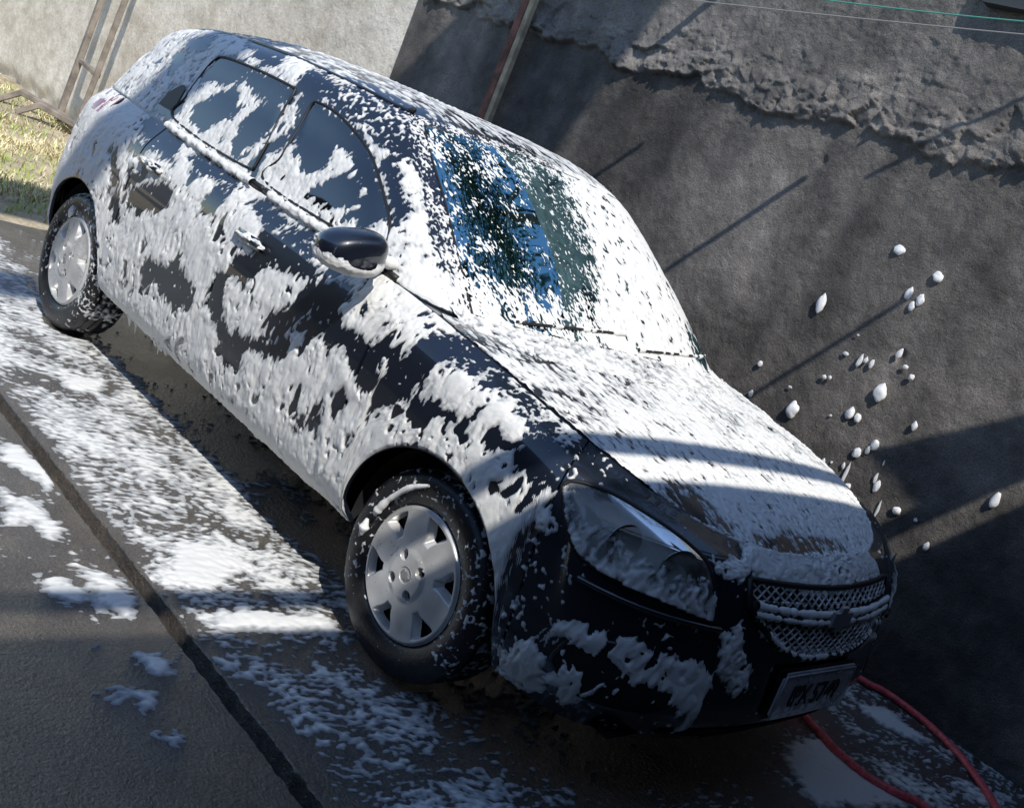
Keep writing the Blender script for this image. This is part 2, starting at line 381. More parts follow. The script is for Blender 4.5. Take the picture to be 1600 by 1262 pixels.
def ramp_mat(name, scales, cols, rough=(0.5, 0.9), bump=((30, 0.5),), attr=None, attr_cols=None, coat=0.0, bdist=0.3):
    """three noises mixed: broad patches, medium stains, fine grain"""
    m = bpy.data.materials.new(name); m.use_nodes = True; nt = m.node_tree; L = nt.links; b = nt.nodes['Principled BSDF']
    tc = nt.nodes.new('ShaderNodeTexCoord'); last = None
    for i, (sc, (c0, c1), (p0, p1)) in enumerate(zip(scales, cols, ((.32, .68), (.35, .65), (.3, .7)))):
        n = nt.nodes.new('ShaderNodeTexNoise'); n.inputs['Scale'].default_value = sc; n.inputs['Detail'].default_value = 7; n.inputs['Roughness'].default_value = 0.62
        L.new(tc.outputs['Object'], n.inputs['Vector'])
        r = nt.nodes.new('ShaderNodeValToRGB'); r.color_ramp.elements[0].position = p0; r.color_ramp.elements[1].position = p1
        r.color_ramp.elements[0].color = (*c0, 1); r.color_ramp.elements[1].color = (*c1, 1); L.new(n.outputs['Fac'], r.inputs['Fac'])
        if last is None: last = r.outputs['Color']
        else:
            mx = nt.nodes.new('ShaderNodeMix'); mx.data_type = 'RGBA'; mx.blend_type = 'MULTIPLY'; mx.inputs['Factor'].default_value = 1
            L.new(last, mx.inputs[6]); L.new(r.outputs['Color'], mx.inputs[7]); last = mx.outputs[2]
    if attr:
        at = nt.nodes.new('ShaderNodeAttribute'); at.attribute_name = attr
        r = nt.nodes.new('ShaderNodeValToRGB'); r.color_ramp.elements[0].color = (*attr_cols[0], 1); r.color_ramp.elements[1].color = (*attr_cols[1], 1)
        L.new(at.outputs['Fac'], r.inputs['Fac'])
        mx = nt.nodes.new('ShaderNodeMix'); mx.data_type = 'RGBA'; mx.blend_type = 'MULTIPLY'; mx.inputs['Factor'].default_value = 1
        L.new(last, mx.inputs[6]); L.new(r.outputs['Color'], mx.inputs[7]); last = mx.outputs[2]
    L.new(last, b.inputs['Base Color'])
    n = nt.nodes.new('ShaderNodeTexNoise'); n.inputs['Scale'].default_value = 2.3; n.inputs['Detail'].default_value = 5; L.new(tc.outputs['Object'], n.inputs['Vector'])
    mr = nt.nodes.new('ShaderNodeMapRange'); mr.inputs['From Min'].default_value = .35; mr.inputs['From Max'].default_value = .65
    mr.inputs['To Min'].default_value = rough[0]; mr.inputs['To Max'].default_value = rough[1]; L.new(n.outputs['Fac'], mr.inputs['Value']); L.new(mr.outputs[0], b.inputs['Roughness'])
    prev = None
    for sc, st in bump:
        n = nt.nodes.new('ShaderNodeTexNoise'); n.inputs['Scale'].default_value = sc; n.inputs['Detail'].default_value = 6; n.inputs['Roughness'].default_value = .65; L.new(tc.outputs['Object'], n.inputs['Vector'])
        bp = nt.nodes.new('ShaderNodeBump'); bp.inputs['Strength'].default_value = st; bp.inputs['Distance'].default_value = bdist / sc
        L.new(n.outputs['Fac'], bp.inputs['Height'])
        if prev: L.new(prev, bp.inputs['Normal'])
        prev = bp.outputs['Normal']
    L.new(prev, b.inputs['Normal'])
    if coat: b.inputs['Coat Weight'].default_value = coat; b.inputs['Coat Roughness'].default_value = .12; b.inputs['Coat IOR'].default_value = 1.62; L.new(prev, b.inputs['Coat Normal'])
    return m
M_WALL = ramp_mat('grimy_dark_cement', (1.4, 5, 230), (((.074, .071, .067), (.172, .162, .150)), ((.66, .65, .64), (1.22, 1.18, 1.13)), ((.40, .40, .41), (1.75, 1.73, 1.7))),
                  (0.75, 0.95), ((90, .8), (220, 1.0)), 'tone', ((.42, .42, .43), (1.95, 1.95, 1.98)), bdist=.75)
M_BEIGE = ramp_mat('beige_render', (0.8, 5, 40), (((.64, .58, .48), (.82, .76, .66)), ((.80, .78, .75), (1.08, 1.08, 1.08)), ((.86, .86, .86), (1.07, 1.07, 1.07))),
                   (0.8, 0.95), ((14, .6), (60, .7)))
M_FLOOR = ramp_mat('wet_dark_concrete', (1.3, 9, 150), (((.050, .043, .036), (.108, .093, .077)), ((.62, .61, .60), (1.25, 1.25, 1.22)), ((.30, .30, .30), (2.3, 2.2, 2.1))),
                   (0.2, 0.5), ((60, 1.0), (130, 1.0)), coat=1.0, bdist=.8)
M_SOIL = ramp_mat('dry_soil', (0.9, 7, 60), (((.34, .28, .20), (.54, .46, .34)), ((.7, .7, .65), (1.2, 1.2, 1.15)), ((.7, .7, .7), (1.3, 1.3, 1.3))), (0.9, 1.0), ((40, .8), (120, .6)))

M_ROAD = ramp_mat('far_asphalt', (0.5, 4, 60), (((.045, .045, .047), (.07, .07, .072)), ((.8, .8, .8), (1.2, 1.2, 1.2)), ((.8, .8, .8), (1.2, 1.2, 1.2))), (0.8, 0.95), ((40, .5),))
# ------------------------------------------------------------------ ground and floor
def set_attr(o, name, vals):
    a = o.data.attributes.new(name, 'FLOAT', 'POINT'); a.data.foreach_set('value', np.ascontiguousarray(vals, dtype=np.float32))
g = mesh_pd('ground', [(-80, -80, -.09), (80, -80, -.09), (80, 80, -.09), (-80, 80, -.09)], [(0, 1, 2, 3)], M_ROAD); tag(g, kind='structure')
xs = np.concatenate([np.linspace(-4.05, 1.4, 700), np.linspace(1.45, 9, 40)])
ys = np.concatenate([np.linspace(-9, -1.33, 40), [-1.31, -1.296, -1.285, -1.278, -1.2745, -1.273, -1.270, -1.25, -1.230, -1.227, -1.2255, -1.222, -1.215, -1.205, -1.195, -1.18], np.linspace(-1.15, 1.66, 60)])
zs = np.interp(ys, [-9, -1.2775, -1.274, -1.272, -1.228, -1.226, -1.2225, 1.7], [0.0, 0, -.004, -.055, -.055, -.004, 0, 0])
XX, YY = np.meshgrid(xs, ys, indexing='ij'); ZZ = np.broadcast_to(zs, XX.shape).copy()
ed = fbm(np.stack([XX.ravel() * 30, YY.ravel() * 2, 0 * XX.ravel()], 1), 4)  .reshape(XX.shape) * .0045
wgt = np.exp(-((YY + 1.25) / .06)**2); YY = YY + ed * wgt
wav = fbm(np.stack([XX.ravel() * 1.1, YY.ravel() * 1.1, 0 * XX.ravel()], 1), 2).reshape(XX.shape) * .004
ZZ += wav * (1 - wgt) * smooth(.0, .25, np.abs(YY + 1.25))
XX[0] += fbm(np.stack([YY[0] * 5, 0 * YY[0], 0 * YY[0]], 1), 3) * .04
floor = mesh_np('concrete_floor', np.stack([XX, YY, ZZ], -1).reshape(-1, 3), gridq(len(xs), len(ys)), M_FLOOR); floor.modifiers.new('split', 'EDGE_SPLIT').split_angle = math.radians(35); tag(floor, kind='structure')
# soil and dry grass behind the car
sx_ = np.linspace(-16, -4.0, 160); sy_ = np.linspace(-5, 1.75, 90)
XX, YY = np.meshgrid(sx_, sy_, indexing='ij')
ZZ = fbm(np.stack([XX.ravel() * 1.6, YY.ravel() * 1.6, 0 * XX.ravel()], 1), 4).reshape(XX.shape) * .022 - .012 + .02 * smooth(1.2, 1.7, YY)
ZZ = np.where(XX > -4.2, np.minimum(ZZ, -.012), ZZ)
soil = mesh_np('soil_verge', np.stack([XX, YY, ZZ], -1).reshape(-1, 3), gridq(160, 90), M_SOIL); tag(soil, kind='structure')
M_STRAW = mat('dry_grass_straw', (0.72, 0.64, 0.38), 0.8, noise_scale=1.2, noise_amt=0.35)
M_GRASS = mat('green_grass', (0.34, 0.42, 0.11), 0.75, noise_scale=1.5, noise_amt=0.4)
def blades(name, n, m, dens, hmin, hmax, label, lie=0.6):
    r = np.random.RandomState(len(name)); x = r.uniform(-12.5, -4.25, n * 3); y = r.uniform(-2.2, 1.5, n * 3)
    k = fbm(np.stack([x * 1.3, y * 1.3, 0 * x + dens], 1), 3); s = np.argsort(-k + r.randn(len(k)) * .3)[:n]; x = x[s]; y = y[s]
    h = r.uniform(hmin, hmax, n); a = r.uniform(0, 2 * np.pi, n); l = r.uniform(.1, lie, n) * h * 2; w = r.uniform(.0025, .006, n)
    z = fbm(np.stack([x * 1.6, y * 1.6, 0 * x], 1), 4) * .022 - .016
    dx, dy = np.cos(a), np.sin(a); V = np.empty((n, 5, 3))
    V[:, 0] = np.stack([x - dy * w, y + dx * w, z], 1); V[:, 1] = np.stack([x + dy * w, y - dx * w, z], 1)
    V[:, 2] = np.stack([x + dy * w * .8 + dx * l * .35, y - dx * w * .8 + dy * l * .35, z + h * .65], 1)
    V[:, 3] = np.stack([x - dy * w * .8 + dx * l * .35, y + dx * w * .8 + dy * l * .35, z + h * .65], 1)
    V[:, 4] = np.stack([x + dx * l, y + dy * l, z + h], 1)
    i = np.arange(n)[:, None] * 5
    q = np.concatenate([i + np.array([0, 1, 2]), i + np.array([0, 2, 3]), i + np.array([3, 2, 4])])
    o = mesh_np(name, V.reshape(-1, 3), q, m, None, False); tag(o, label, 'grass', kind='stuff')
blades('dry_grass', 36000, M_STRAW, 2.2, .015, .06, 'straw coloured dry grass on the soil behind the car', 1.2)
blades('green_grass', 4500, M_GRASS, 7.7, .02, .075, 'patchy green grass tufts on the soil behind the car', .7)

# ------------------------------------------------------------------ unseen walls added to keep the sky off the car's nose and darken reflections
M_SKYBLOCK = ramp_mat('sky_block_dark', (0.7, 4, 30), (((.03, .03, .032), (.055, .055, .056)), ((.8, .8, .8), (1.1, 1.1, 1.1)), ((.9, .9, .9), (1.1, 1.1, 1.1))), (0.8, 0.95), ((30, .4),))
def slab(name, c, s, m):
    bm = bmesh.new(); bm_box(bm, c, s); o = mesh_bm(name, bm, m); tag(o, kind='structure'); return o
M_YARD = ramp_mat('grey_yard_render', (0.7, 4, 30), (((.06, .06, .062), (.09, .09, .092)), ((.8, .8, .8), (1.1, 1.1, 1.1)), ((.9, .9, .9), (1.1, 1.1, 1.1))), (0.8, 0.95), ((30, .4),))
slab('yard_wall_opposite', (-3.0, -4.6, 1.25), (8.4, .15, 2.7), M_YARD)
slab('wall_continuation', (4.05, 1.68, 1.62), (2.7, .14, 3.4), M_SKYBLOCK)
slab('sky_block_front', (5.2, -1.2, 1.42), (.2, 6.0, 2.9), M_SKYBLOCK)
slab('sky_block_side', (3.15, -3.5, 1.42), (4.1, .15, 2.9), M_SKYBLOCK)
# ------------------------------------------------------------------ dark wall beside the car
WY = 1.59
wx = np.concatenate([np.linspace(-4.03, -3.0, 80)[:-1], np.linspace(-3.0, 1.0, 460)[:-1], np.linspace(1.0, 2.8, 60)]); wz = np.concatenate([np.linspace(-.1, 1.85, 165)[:-1], np.linspace(1.85, 2.62, 110)[:-1], np.linspace(2.62, 3.3, 30)])
XX, ZZ = np.meshgrid(wx, wz, indexing='ij'); p2 = np.stack([XX.ravel(), ZZ.ravel(), 0 * XX.ravel()], 1)
led = 2.0 + .05 * smooth(-1.2, 0, wx) + .055 * fbm(np.stack([wx * 2.1, 0 * wx, 0 * wx + 3], 1), 2) + .03 * fbm(np.stack([wx * 11, 0 * wx, 0 * wx + 9], 1), 3)
above = ZZ - led[:, None]
d = .010 * fbm(p2 * 1.3, 2) + .004 * fbm(p2 * 7, 3) + .0018 * fbm(p2 * 45, 3) + .0016 * noise(p2 * 62 + 3) + .0022 * noise(p2 * 27 + 8)
d = d.reshape(XX.shape)
band = smooth(-.005, .012, above)
chunk = fbm(p2 * (9, 11, 1) + 31, 4).reshape(XX.shape); rid = np.abs(fbm(p2 * (7, 13, 1) + 71, 3)).reshape(XX.shape)
lip = np.exp(-(np.clip(above, 0, 9) / .19)**2); lipn = smooth(-.3, .3, fbm(p2 * 2.3 + 7, 2).reshape(XX.shape)) * .7 + .3
def flakes(p, f, seed):
    q = p[:, :2] * f; base = np.floor(q).astype(int); best = np.full(len(q), 9.0); out = np.zeros(len(q)); rg = np.random.RandomState(seed); tab = rg.rand(97, 89, 5)
    for i in (-1, 0, 1):
        for j in (-1, 0, 1):
            c = base + (i, j); t_ = tab[c[:, 0] % 97, c[:, 1] % 89]; dd = q - c - t_[:, :2]; r2 = (dd**2).sum(1)
            hgt = t_[:, 2] - .5 + (t_[:, 3] - .5) * 1.6 * dd[:, 0] + (t_[:, 4] - .5) * 1.6 * dd[:, 1]; m_ = r2 < best; best = np.where(m_, r2, best); out = np.where(m_, hgt, out)
    return out
wp_ = p2 + np.stack([.03 * noise(p2 * 9), .03 * noise(p2 * 9 + 40), 0 * XX.ravel()], 1)
fl = flakes(wp_, np.array((6, 9)), 5).reshape(XX.shape); fl2 = flakes(wp_, np.array((19, 24)), 6).reshape(XX.shape)
vor = np.abs(fbm(p2 * (4.5, 6, 1) + 131, 2)).reshape(XX.shape); flake = np.round(fbm(p2 * (6, 8, 1) + 151, 2).reshape(XX.shape) * 2.2) / 2.2
d = d + band * (.013 + .012 * lip + .046 * lip * fl * lipn + .014 * lip * fl2 + .006 * lip * chunk + .0035 * fl2 * (chunk > 0) + .005 * fbm(p2 * (2.5, 4, 1) + 77, 3).reshape(XX.shape) - .010 * smooth(.03, .0, vor) * lip + .005 * fbm(p2 * (16, 2.5, 1) + 5, 3).reshape(XX.shape))
pits = fbm(p2 * 3.1 + 51, 2).reshape(XX.shape)
d -= .02 * smooth(.72, .9, pits) * (1 - band)
d *= smooth(-4.06, -3.75, XX)
V = np.stack([XX, WY - d, ZZ], -1).reshape(-1, 3)
wall = mesh_np('dark_wall', V, gridq(len(wx), len(wz), True), M_WALL)
streak = fbm(p2 * (3.2, .35, 1) + 13, 4).reshape(XX.shape); blot = fbm(p2 * (1.1, 1.3, 1) + 57, 4).reshape(XX.shape); spots = fbm(p2 * 9 + 91, 3).reshape(XX.shape)
tone = np.clip(band * (.74 + .22 * np.clip(chunk, -1, 1)) + (1 - band) * (.32 + .34 * streak * smooth(.3, 1.6, ZZ) + .36 * blot + .14 * spots - .10 * smooth(.9, .2, ZZ)), 0, 1).ravel(); set_attr(wall, 'tone', tone)
tag(wall, 'tall dark grimy cement wall with ragged plaster ledge beside the car', 'wall')
bx_ = np.linspace(-18, -3.9, 420); bz = np.linspace(-.1, 3.3, 110)
XX, ZZ = np.meshgrid(bx_, bz, indexing='ij'); p2 = np.stack([XX.ravel(), ZZ.ravel(), 0 * XX.ravel()], 1)
d = (.012 * fbm(p2 * .9, 3) + .008 * np.abs(fbm(p2 * 4, 4))).reshape(XX.shape)
d -= .05 * smooth(.16, .02, ZZ + .06 * fbm(p2 * (3, 3, 1), 3).reshape(XX.shape))
V = np.stack([XX, WY + .006 - (d + .012) * smooth(-4.03, -4.3, XX), ZZ], -1).reshape(-1, 3)
bw = mesh_np('beige_wall', V, gridq(420, 110, True), M_BEIGE); tag(bw, 'sunlit beige rendered wall behind the car and grass', 'wall')

# ------------------------------------------------------------------ carport roof outside the picture, and added sheets that cast further shade
def sheet(name, pts, th, m, kind='structure', label=None, cat=None):
    n = len(pts); V = [tuple(p) for p in pts] + [(p[0], p[1], p[2] + th) for p in pts]
    F = [tuple(range(n))[::-1], tuple(range(n, 2 * n))] + [(i, (i + 1) % n, n + (i + 1) % n, n + i) for i in range(n)]
    o = mesh_pd(name, V, F, m, None, False); tag(o, label, cat, None, kind); return o
def gp(x, y, h):          # the point at height h whose shadow falls on the floor at x, y
    return (x + .72 * h, y - .45 * h, h)
H1 = 2.9
EDGE = 0.035
def lx(x, y): return x + EDGE * (y + 1.2)
sheet('carport_roof', [gp(lx(-.175, -7), -7, H1), gp(lx(-.175, 3.2), 3.2, H1), gp(7, 3.2, H1), gp(7, -7, H1)], .03, M_ROOF)
sheet('carport_roof_beam', [gp(lx(-.375, -7), -7, H1), gp(lx(-.375, 3.2), 3.2, H1), gp(lx(-.30, 3.2), 3.2, H1), gp(lx(-.30, -7), -7, H1)], .03, M_ROOF)
sheet('wall_shade_sheet', [gp(-.64, 1.95, H1 + .1), gp(-.43, 2.15, H1 + .1), gp(-.12, 2.4, H1 + .1), gp(-.2, 1.9, H1 + .1)], .02, M_ROOF)  # added sheet, shaped so its shade makes the soft wedge on the wall
H2 = 6.5
sheet('rear_shade_sheet', [gp(*p_, H2) for p_ in ((-2.70, -.95), (-2.80, -.27), (-3.20, 1.9), (-3.45, 2.24), (-3.9, 2.8), (-5.0, 2.8), (-5.12, -.1), (-5.2, -2.6), (-4.3, -2.6), (-4.2, .2), (-3.5, .55), (-3.15, -.2), (-3.05, -1.0))], .02, M_ROOF)  # added sheet, cut to cast the shade bands on the car's rear and wall
slab('corner_shade_board', (1.15, 1.55, 2.71), (3.2, .07, .16), M_ROOF)  # board added to darken the wall's top right corner
# unseen tree added beyond the wall to darken the windscreen's reflection
M_LEAF = mat('tree_leaf_green', (0.05, 0.10, 0.055), 0.6, noise_scale=3, noise_amt=0.5); M_BARK = mat('tree_bark', (0.10, 0.08, 0.06), 0.9, noise_scale=8, noise_amt=0.4)
tr_ = empty('tree', (-1.8, 3.4, 0), 'leafy green tree, unseen, added beyond the wall for the windscreen reflection', 'tree')
v_, q_ = tube_np(spline(np.array([(0, 0, 0), (.05, .02, 2), (-.1, .1, 4), (.1, 0, 6), (0, 0, 8.2)]), np.linspace(0, 4, 20)), np.linspace(.22, .05, 20), 10); mesh_pd('trunk', v_, q_, M_BARK, tr_)
rs_ = np.random.RandomState(21); nl = 13000; c_ = rs_.randn(110, 3) * (1.5, 1.25, .7) + (.3, -1.0, 7.7); c_[:, 0] = np.clip(c_[:, 0], -3.0, 3.2); c_[:, 1] = np.clip(c_[:, 1], -3.3, 2.0)
ctr = c_[rs_.randint(0, 110, nl)] + rs_.randn(nl, 3) * (.34, .28, .26); ctr[:, 1] = np.maximum(ctr[:, 1], -3.7)
a_ = rs_.randn(nl, 3); a_ /= np.linalg.norm(a_, axis=1)[:, None]; b_ = np.cross(a_, rs_.randn(nl, 3)); b_ /= np.linalg.norm(b_, axis=1)[:, None]; s_ = rs_.uniform(.05, .10, nl)[:, None]
V = np.stack([ctr - a_ * s_, ctr + b_ * s_ * .5, ctr + a_ * s_, ctr - b_ * s_ * .5], 1).reshape(-1, 3); mesh_np('crown', V, np.arange(nl * 4).reshape(-1, 4), M_LEAF, tr_, False)
# ------------------------------------------------------------------ post, leaning frame, lines, hose
def angle_post():
    r = empty('steel_post', (-2.93, 1.50, 0), 'rusty steel post with pale sunlit edge standing against dark wall', 'post')
    bm = bmesh.new(); bm_box(bm, (-.022, .0, 1.65), (.055, .05, 3.3)); bevel_all(bm, .004, 1); mesh_bm('upright', bm, M_RUST, r)
    bm = bmesh.new(); bm_box(bm, (.026, -.004, 1.65), (.038, .036, 3.3)); bevel_all(bm, .003, 1); mesh_bm('sunlit_edge', bm, M_LIT_EDGE, r)  # no separate part: the post's sunlit side as a paler bar
    return r
angle_post()
def bar(p, q, w, t, m, parent, name):
    p = Vector(p); q = Vector(q); d = q - p; bm = bmesh.new()
    rot = d.to_track_quat('Z', 'Y').to_matrix(); bm_box(bm, (p + q) / 2, (w, t, d.length), rot); bevel_all(bm, min(w, t) * .12, 1); return mesh_bm(name, bm, m, parent)
fr = empty('ladder', (0, 0, 0), 'rusty brown steel ladder with bent feet leaning on beige wall', 'ladder')
bar((-8.12, 1.36, .02), (-8.10, 1.50, 2.6), .075, .05, M_RUST2, fr, 'rail')
bar((-7.66, 1.34, .02), (-7.60, 1.49, 2.6), .075, .05, M_RUST2, fr, 'rail')
bar((-8.11, 1.40, .60), (-7.64, 1.38, .56), .05, .04, M_RUST2, fr, 'rung')
bar((-8.11, 1.46, 1.9), (-7.62, 1.45, 1.9), .05, .04, M_RUST2, fr, 'rung')
for x in (-8.12, -7.66):
    bar((x, 1.36, .09), (x - .30, 1.12, .13), .07, .05, M_RUST2, fr, 'foot_arm')
    bar((x - .29, 1.13, .14), (x - .40, .98, .0), .07, .05, M_RUST2, fr, 'foot_toe')
bar((-8.14, 1.35, .10), (-7.64, 1.35, .05), .06, .05, M_RUST2, fr, 'crossbar')
for nm, a, b, m, rr, lab in (('green_line', (-0.255, 0.2, 2.163), (0.394, 0.2, 2.223), M_WIREG, .0022, 'thin green line strung above the dark wall'),
                         ('grey_wire', (-0.762, 0.2, 2.067), (0.411, 0.2, 2.191), M_WIRE, .0020, 'thin grey wire strung along the dark wall below green line')):
    a = np.array(a); b = np.array(b); t = np.linspace(-.6, 1.8, 40)[:, None]
    P = a + (b - a) * t; P[:, 2] += .012 * (t[:, 0] - .5)**2
    V, Q = tube_np(P, rr, 6); tag(mesh_pd(nm, V, Q, m), lab, 'wire')
# short thicker cables overhead, out of the picture, that draw the slanting lines on the wall
for nm, w0, w1, rr in (('overhead_cable', (-.2, 1.459), (-.70, .75), .011), ('overhead_cable', (-.9, 1.76), (-1.40, 1.12), .013), ('overhead_cable', (-1.86, 1.65), (-2.2, 1.26), .012),
                       ('overhead_cable', (-.15, 2.30), (-.62, 1.85), .010), ('overhead_cable', (-1.55, 2.75), (-2.05, 2.05), .02)):
    P = []
    for k, (x, z) in enumerate((w0, w1)):
        t = (2.75 - z) if k == 0 else (2.95 - z)
        t = max(t, .9); P.append((x + .72 * t, WY - .45 * t, z + t))
    P = np.array(P); P = P[0] + (P[1] - P[0]) * np.linspace(0, 1, 6)[:, None]
    V, Q = tube_np(P, rr, 8); o = mesh_pd(nm, V, Q, M_TRIM); tag(o, kind='structure')
hp = np.array([(-.35, 1.30, .016), (.05, 1.46, .016), (.378, 1.49, .016), (.478, 1.535, .016), (.583, 1.535, .016), (.68, 1.515, .016), (.787, 1.465, .016), (.859, 1.42, .016), (.959, 1.332, .016), (1.084, 1.196, .016), (1.30, .86, .016),
               (1.36, .62, .016), (1.26, .55, .016), (1.12, .68, .016), (.987, .808, .016), (.906, .757, .016), (.828, .722, .016), (.755, .720, .016), (.669, .737, .016), (.59, .773, .016), (.40, .80, .016), (.0, .55, .016)])
P = spline(hp, np.linspace(0, len(hp) - 1, 260)); V, Q = tube_np(P, .0135, 12)
tag(mesh_pd('hose', V, Q, M_HOSE), 'red rubber hose lying on the wet floor by the front bumper', 'hose')

# ------------------------------------------------------------------ the car
car = empty('car', (0, 0, 0), 'small dark navy hatchback covered in white washing foam', 'car')
def lab(o, s): o['label'] = s; return o
BN = float(node_at_x([0.36])[0])        # bumper / fender joint
FD = float(node_at_x([-0.43])[0]); MD = float(node_at_x([-1.27])[0]); RD = float(node_at_x([-2.06])[0])
G = .012
parts = {}
HLP = [(4.29, 4.40), (4.23, 4.58), (4.08, 4.73), (3.90, 4.83), (3.58, 4.96), (3.20, 5.0), (2.80, 4.97), (2.43, 4.80), (2.12, 4.45), (1.97, 3.9), (1.91, 3.45), (1.90, 3.15), (1.92, 3.08),
       (2.15, 3.12), (2.54, 3.20), (3.00, 3.23), (3.48, 3.25), (3.83, 3.36), (4.05, 3.66), (4.17, 3.97)]
def inpoly(P, poly):
    P = np.asarray(P); poly = np.asarray(poly, float); x, y = P[:, 0], P[:, 1]; c = np.zeros(len(P), bool); j = len(poly) - 1
    for i in range(len(poly)):
        xi, yi = poly[i]; xj, yj = poly[j]
        c ^= ((yi > y) != (yj > y)) & (x < (xj - xi) * (y - yi) / (yj - yi + 1e-12) + xi); j = i
    return c
def drop_faces(o, keep_mask_v):
    """remove faces whose corners are all flagged"""
    bm = bmesh.new(); bm.from_mesh(o.data); bm.verts.ensure_lookup_table()
    kill = [f for f in bm.faces if all(keep_mask_v[v.index] for v in f.verts)]
    bmesh.ops.delete(bm, geom=kill, context='FACES'); bm.to_mesh(o.data); bm.free()
def pad(mask, nu, nv):
    m = np.zeros((nu + 2, nv + 2), bool); m[1:-1, 1:-1] = mask.reshape(nu, nv); return m.ravel()
for sd in (-1, 1):
    st = .008 if sd < 0 else .02
    for nm, a, b in (('front_bumper', 0, BN), ('fender', BN, FD), ('front_door', FD, MD), ('rear_door', MD, RD), ('quarter_panel', RD, 12.6), ('rear_bumper', 12.6, 15)):
        N, R, nu, nv = lower_patch(a + (G if a > 0 else 0), b - (G if b < 15 else 0), 0, 6, step=st)
        o = panel(nm, N, R, nu, nv, LOWER, M_PAINT, car, sd)
        if nm in ('front_bumper', 'fender'):
            drop_faces(o, pad(inpoly(np.stack([N, R], 1), [(2.9 + (x - 2.9) * .96, 4.05 + (y - 4.05) * .94) for x, y in HLP]), nu, nv))
        parts[nm, sd] = o
# bonnet: right and left halves joined
s = np.linspace(0, .992, 70); t = np.linspace(.004, 1, 90); S, T = np.repeat(s, 90), np.tile(t, 70)
P, n = HOOD.evn(S, T); P2 = P * (1, -1, 1)
Pm = np.concatenate([P2.reshape(70, 90, 3)[::-1], P.reshape(70, 90, 3)[1:]]); bon = mesh_np('bonnet', Pm.reshape(-1, 3), gridq(139, 90, True), M_PAINT, car)
# greenhouse shell with window openings
def grid_nr(n0, n1, r0, r1, nu, nv): return np.repeat(np.linspace(n0, n1, nu), nv), np.tile(np.linspace(r0, r1, nv), nu)
WS = (2.78, .06, 1.93)
FWIN = [(-.63, .985), (-.66, 1.045), (-.717, 1.091), (-.855, 1.170), (-.958, 1.220), (-1.068, 1.255), (-1.194, 1.282), (-1.30, 1.288), (-1.335, 1.275), (-1.325, 1.20), (-1.305, 1.08), (-1.29, .985)]
RWIN = [(-1.405, 1.00), (-1.418, 1.096), (-1.451, 1.2), (-1.46, 1.285), (-1.50, 1.298), (-1.74, 1.300), (-1.98, 1.290), (-2.035, 1.265), (-2.055, 1.20), (-2.05, 1.10), (-2.03, 1.012)]
ins = lambda poly, k: [((x - cx) * k + cx, (z - cz) * k + cz) for (cx, cz) in [np.mean(poly, axis=0)] for x, z in poly]
for sd in (-1, 1):
    nu, nv = (330, 120) if sd < 0 else (160, 70)
    N, R = grid_nr(0, 13, 0, 4, nu, nv); P = GREEN.ev(N, R)
    o = panel('cabin_shell', N, R, nu, nv, GREEN, M_PAINT, car, sd, fold=0)
    hole = (N < WS[0] - .08) & (R > WS[1] + .05) & (R < WS[2] - .06)
    for w in (FWIN, RWIN): hole |= inpoly(P[:, [0, 2]], ins(w, .95)) & (N > 3.5) & (N < 10)
    hole |= (N > 11.4) & (R > .2) & (R < 1.85)
    drop_faces(o, hole); parts['cabin_shell', sd] = o
bpy.context.view_layer.update()
# collision surface for placing trim
BV = []; BF = []
for sd in (-1, 1):
    for surf, n1, r1, nu, nv in ((LOWER, 15, 6, 420, 90), (GREEN, 13, 4, 300, 90)):
        N, R = grid_nr(0, n1, 0, r1, nu, nv); P = surf.ev(N, R); P[:, 1] *= sd; b0 = len(BV); BV.extend(map(tuple, P)); BF.extend(map(tuple, (gridq(nu, nv) + b0).tolist()))
    N, R = grid_nr(0, 1, 0, 1, 40, 50); P = HOOD.ev(N, R); P[:, 1] *= sd; b0 = len(BV); BV.extend(map(tuple, P)); BF.extend(map(tuple, (gridq(40, 50) + b0).tolist()))
BVH = BVHTree.FromPolygons(BV, BF)
def cast(o, dv, off=0.0):
    h = BVH.ray_cast(Vector(o), Vector(dv).normalized())
    p, n = h[0], h[1]
    if p is None: return None, None
    if n.dot(Vector(dv)) > 0: n = -n
    return p + n * off, n
def side_pt(x, z, off=0.0, sd=-1): return cast((x, 2.0 * sd, z), (0, -sd, 0), off)
def front_pt(y, z, off=0.0): return cast((3.0, y, z), (-1, 0, 0), off)
def patch_side(name, poly, m, parent, sd=-1, off=.001, nu=22, nv=14):
    """a pane: columns between the lower and the upper outline, laid on the side of the car"""
    poly = np.array(poly); k = poly[:, 0].argsort(); x0, x1 = poly[:, 0].min(), poly[:, 0].max()
    # split outline in upper and lower chain
    ia, ib = poly[:, 0].argmax(), poly[:, 0].argmin(); n = len(poly)
    up = [poly[(ia + j) % n] for j in range((ib - ia) % n + 1)]; lo = [poly[(ib + j) % n] for j in range((ia - ib) % n + 1)]
    up = np.array(up)[::-1]; lo = np.array(lo)
    if up[:, 1].mean() < lo[:, 1].mean(): up, lo = lo, up
    V = []
    for x in np.linspace(x0 + .002, x1 - .002, nu):
        zu = np.interp(x, up[:, 0], up[:, 1]); zl = np.interp(x, lo[:, 0], lo[:, 1])
        for z in np.linspace(zl, zu, nv):
            p, nn = side_pt(x, z, off, sd); V.append(tuple(p))
    return mesh_np(name, np.array(V), gridq(nu, nv, sd > 0), m, parent)
def strip(name, pts, rad, m, parent, n=6):
    V, Q = tube_np(np.array([tuple(p) for p in pts]), rad, n); return mesh_pd(name, V, Q, m, parent)
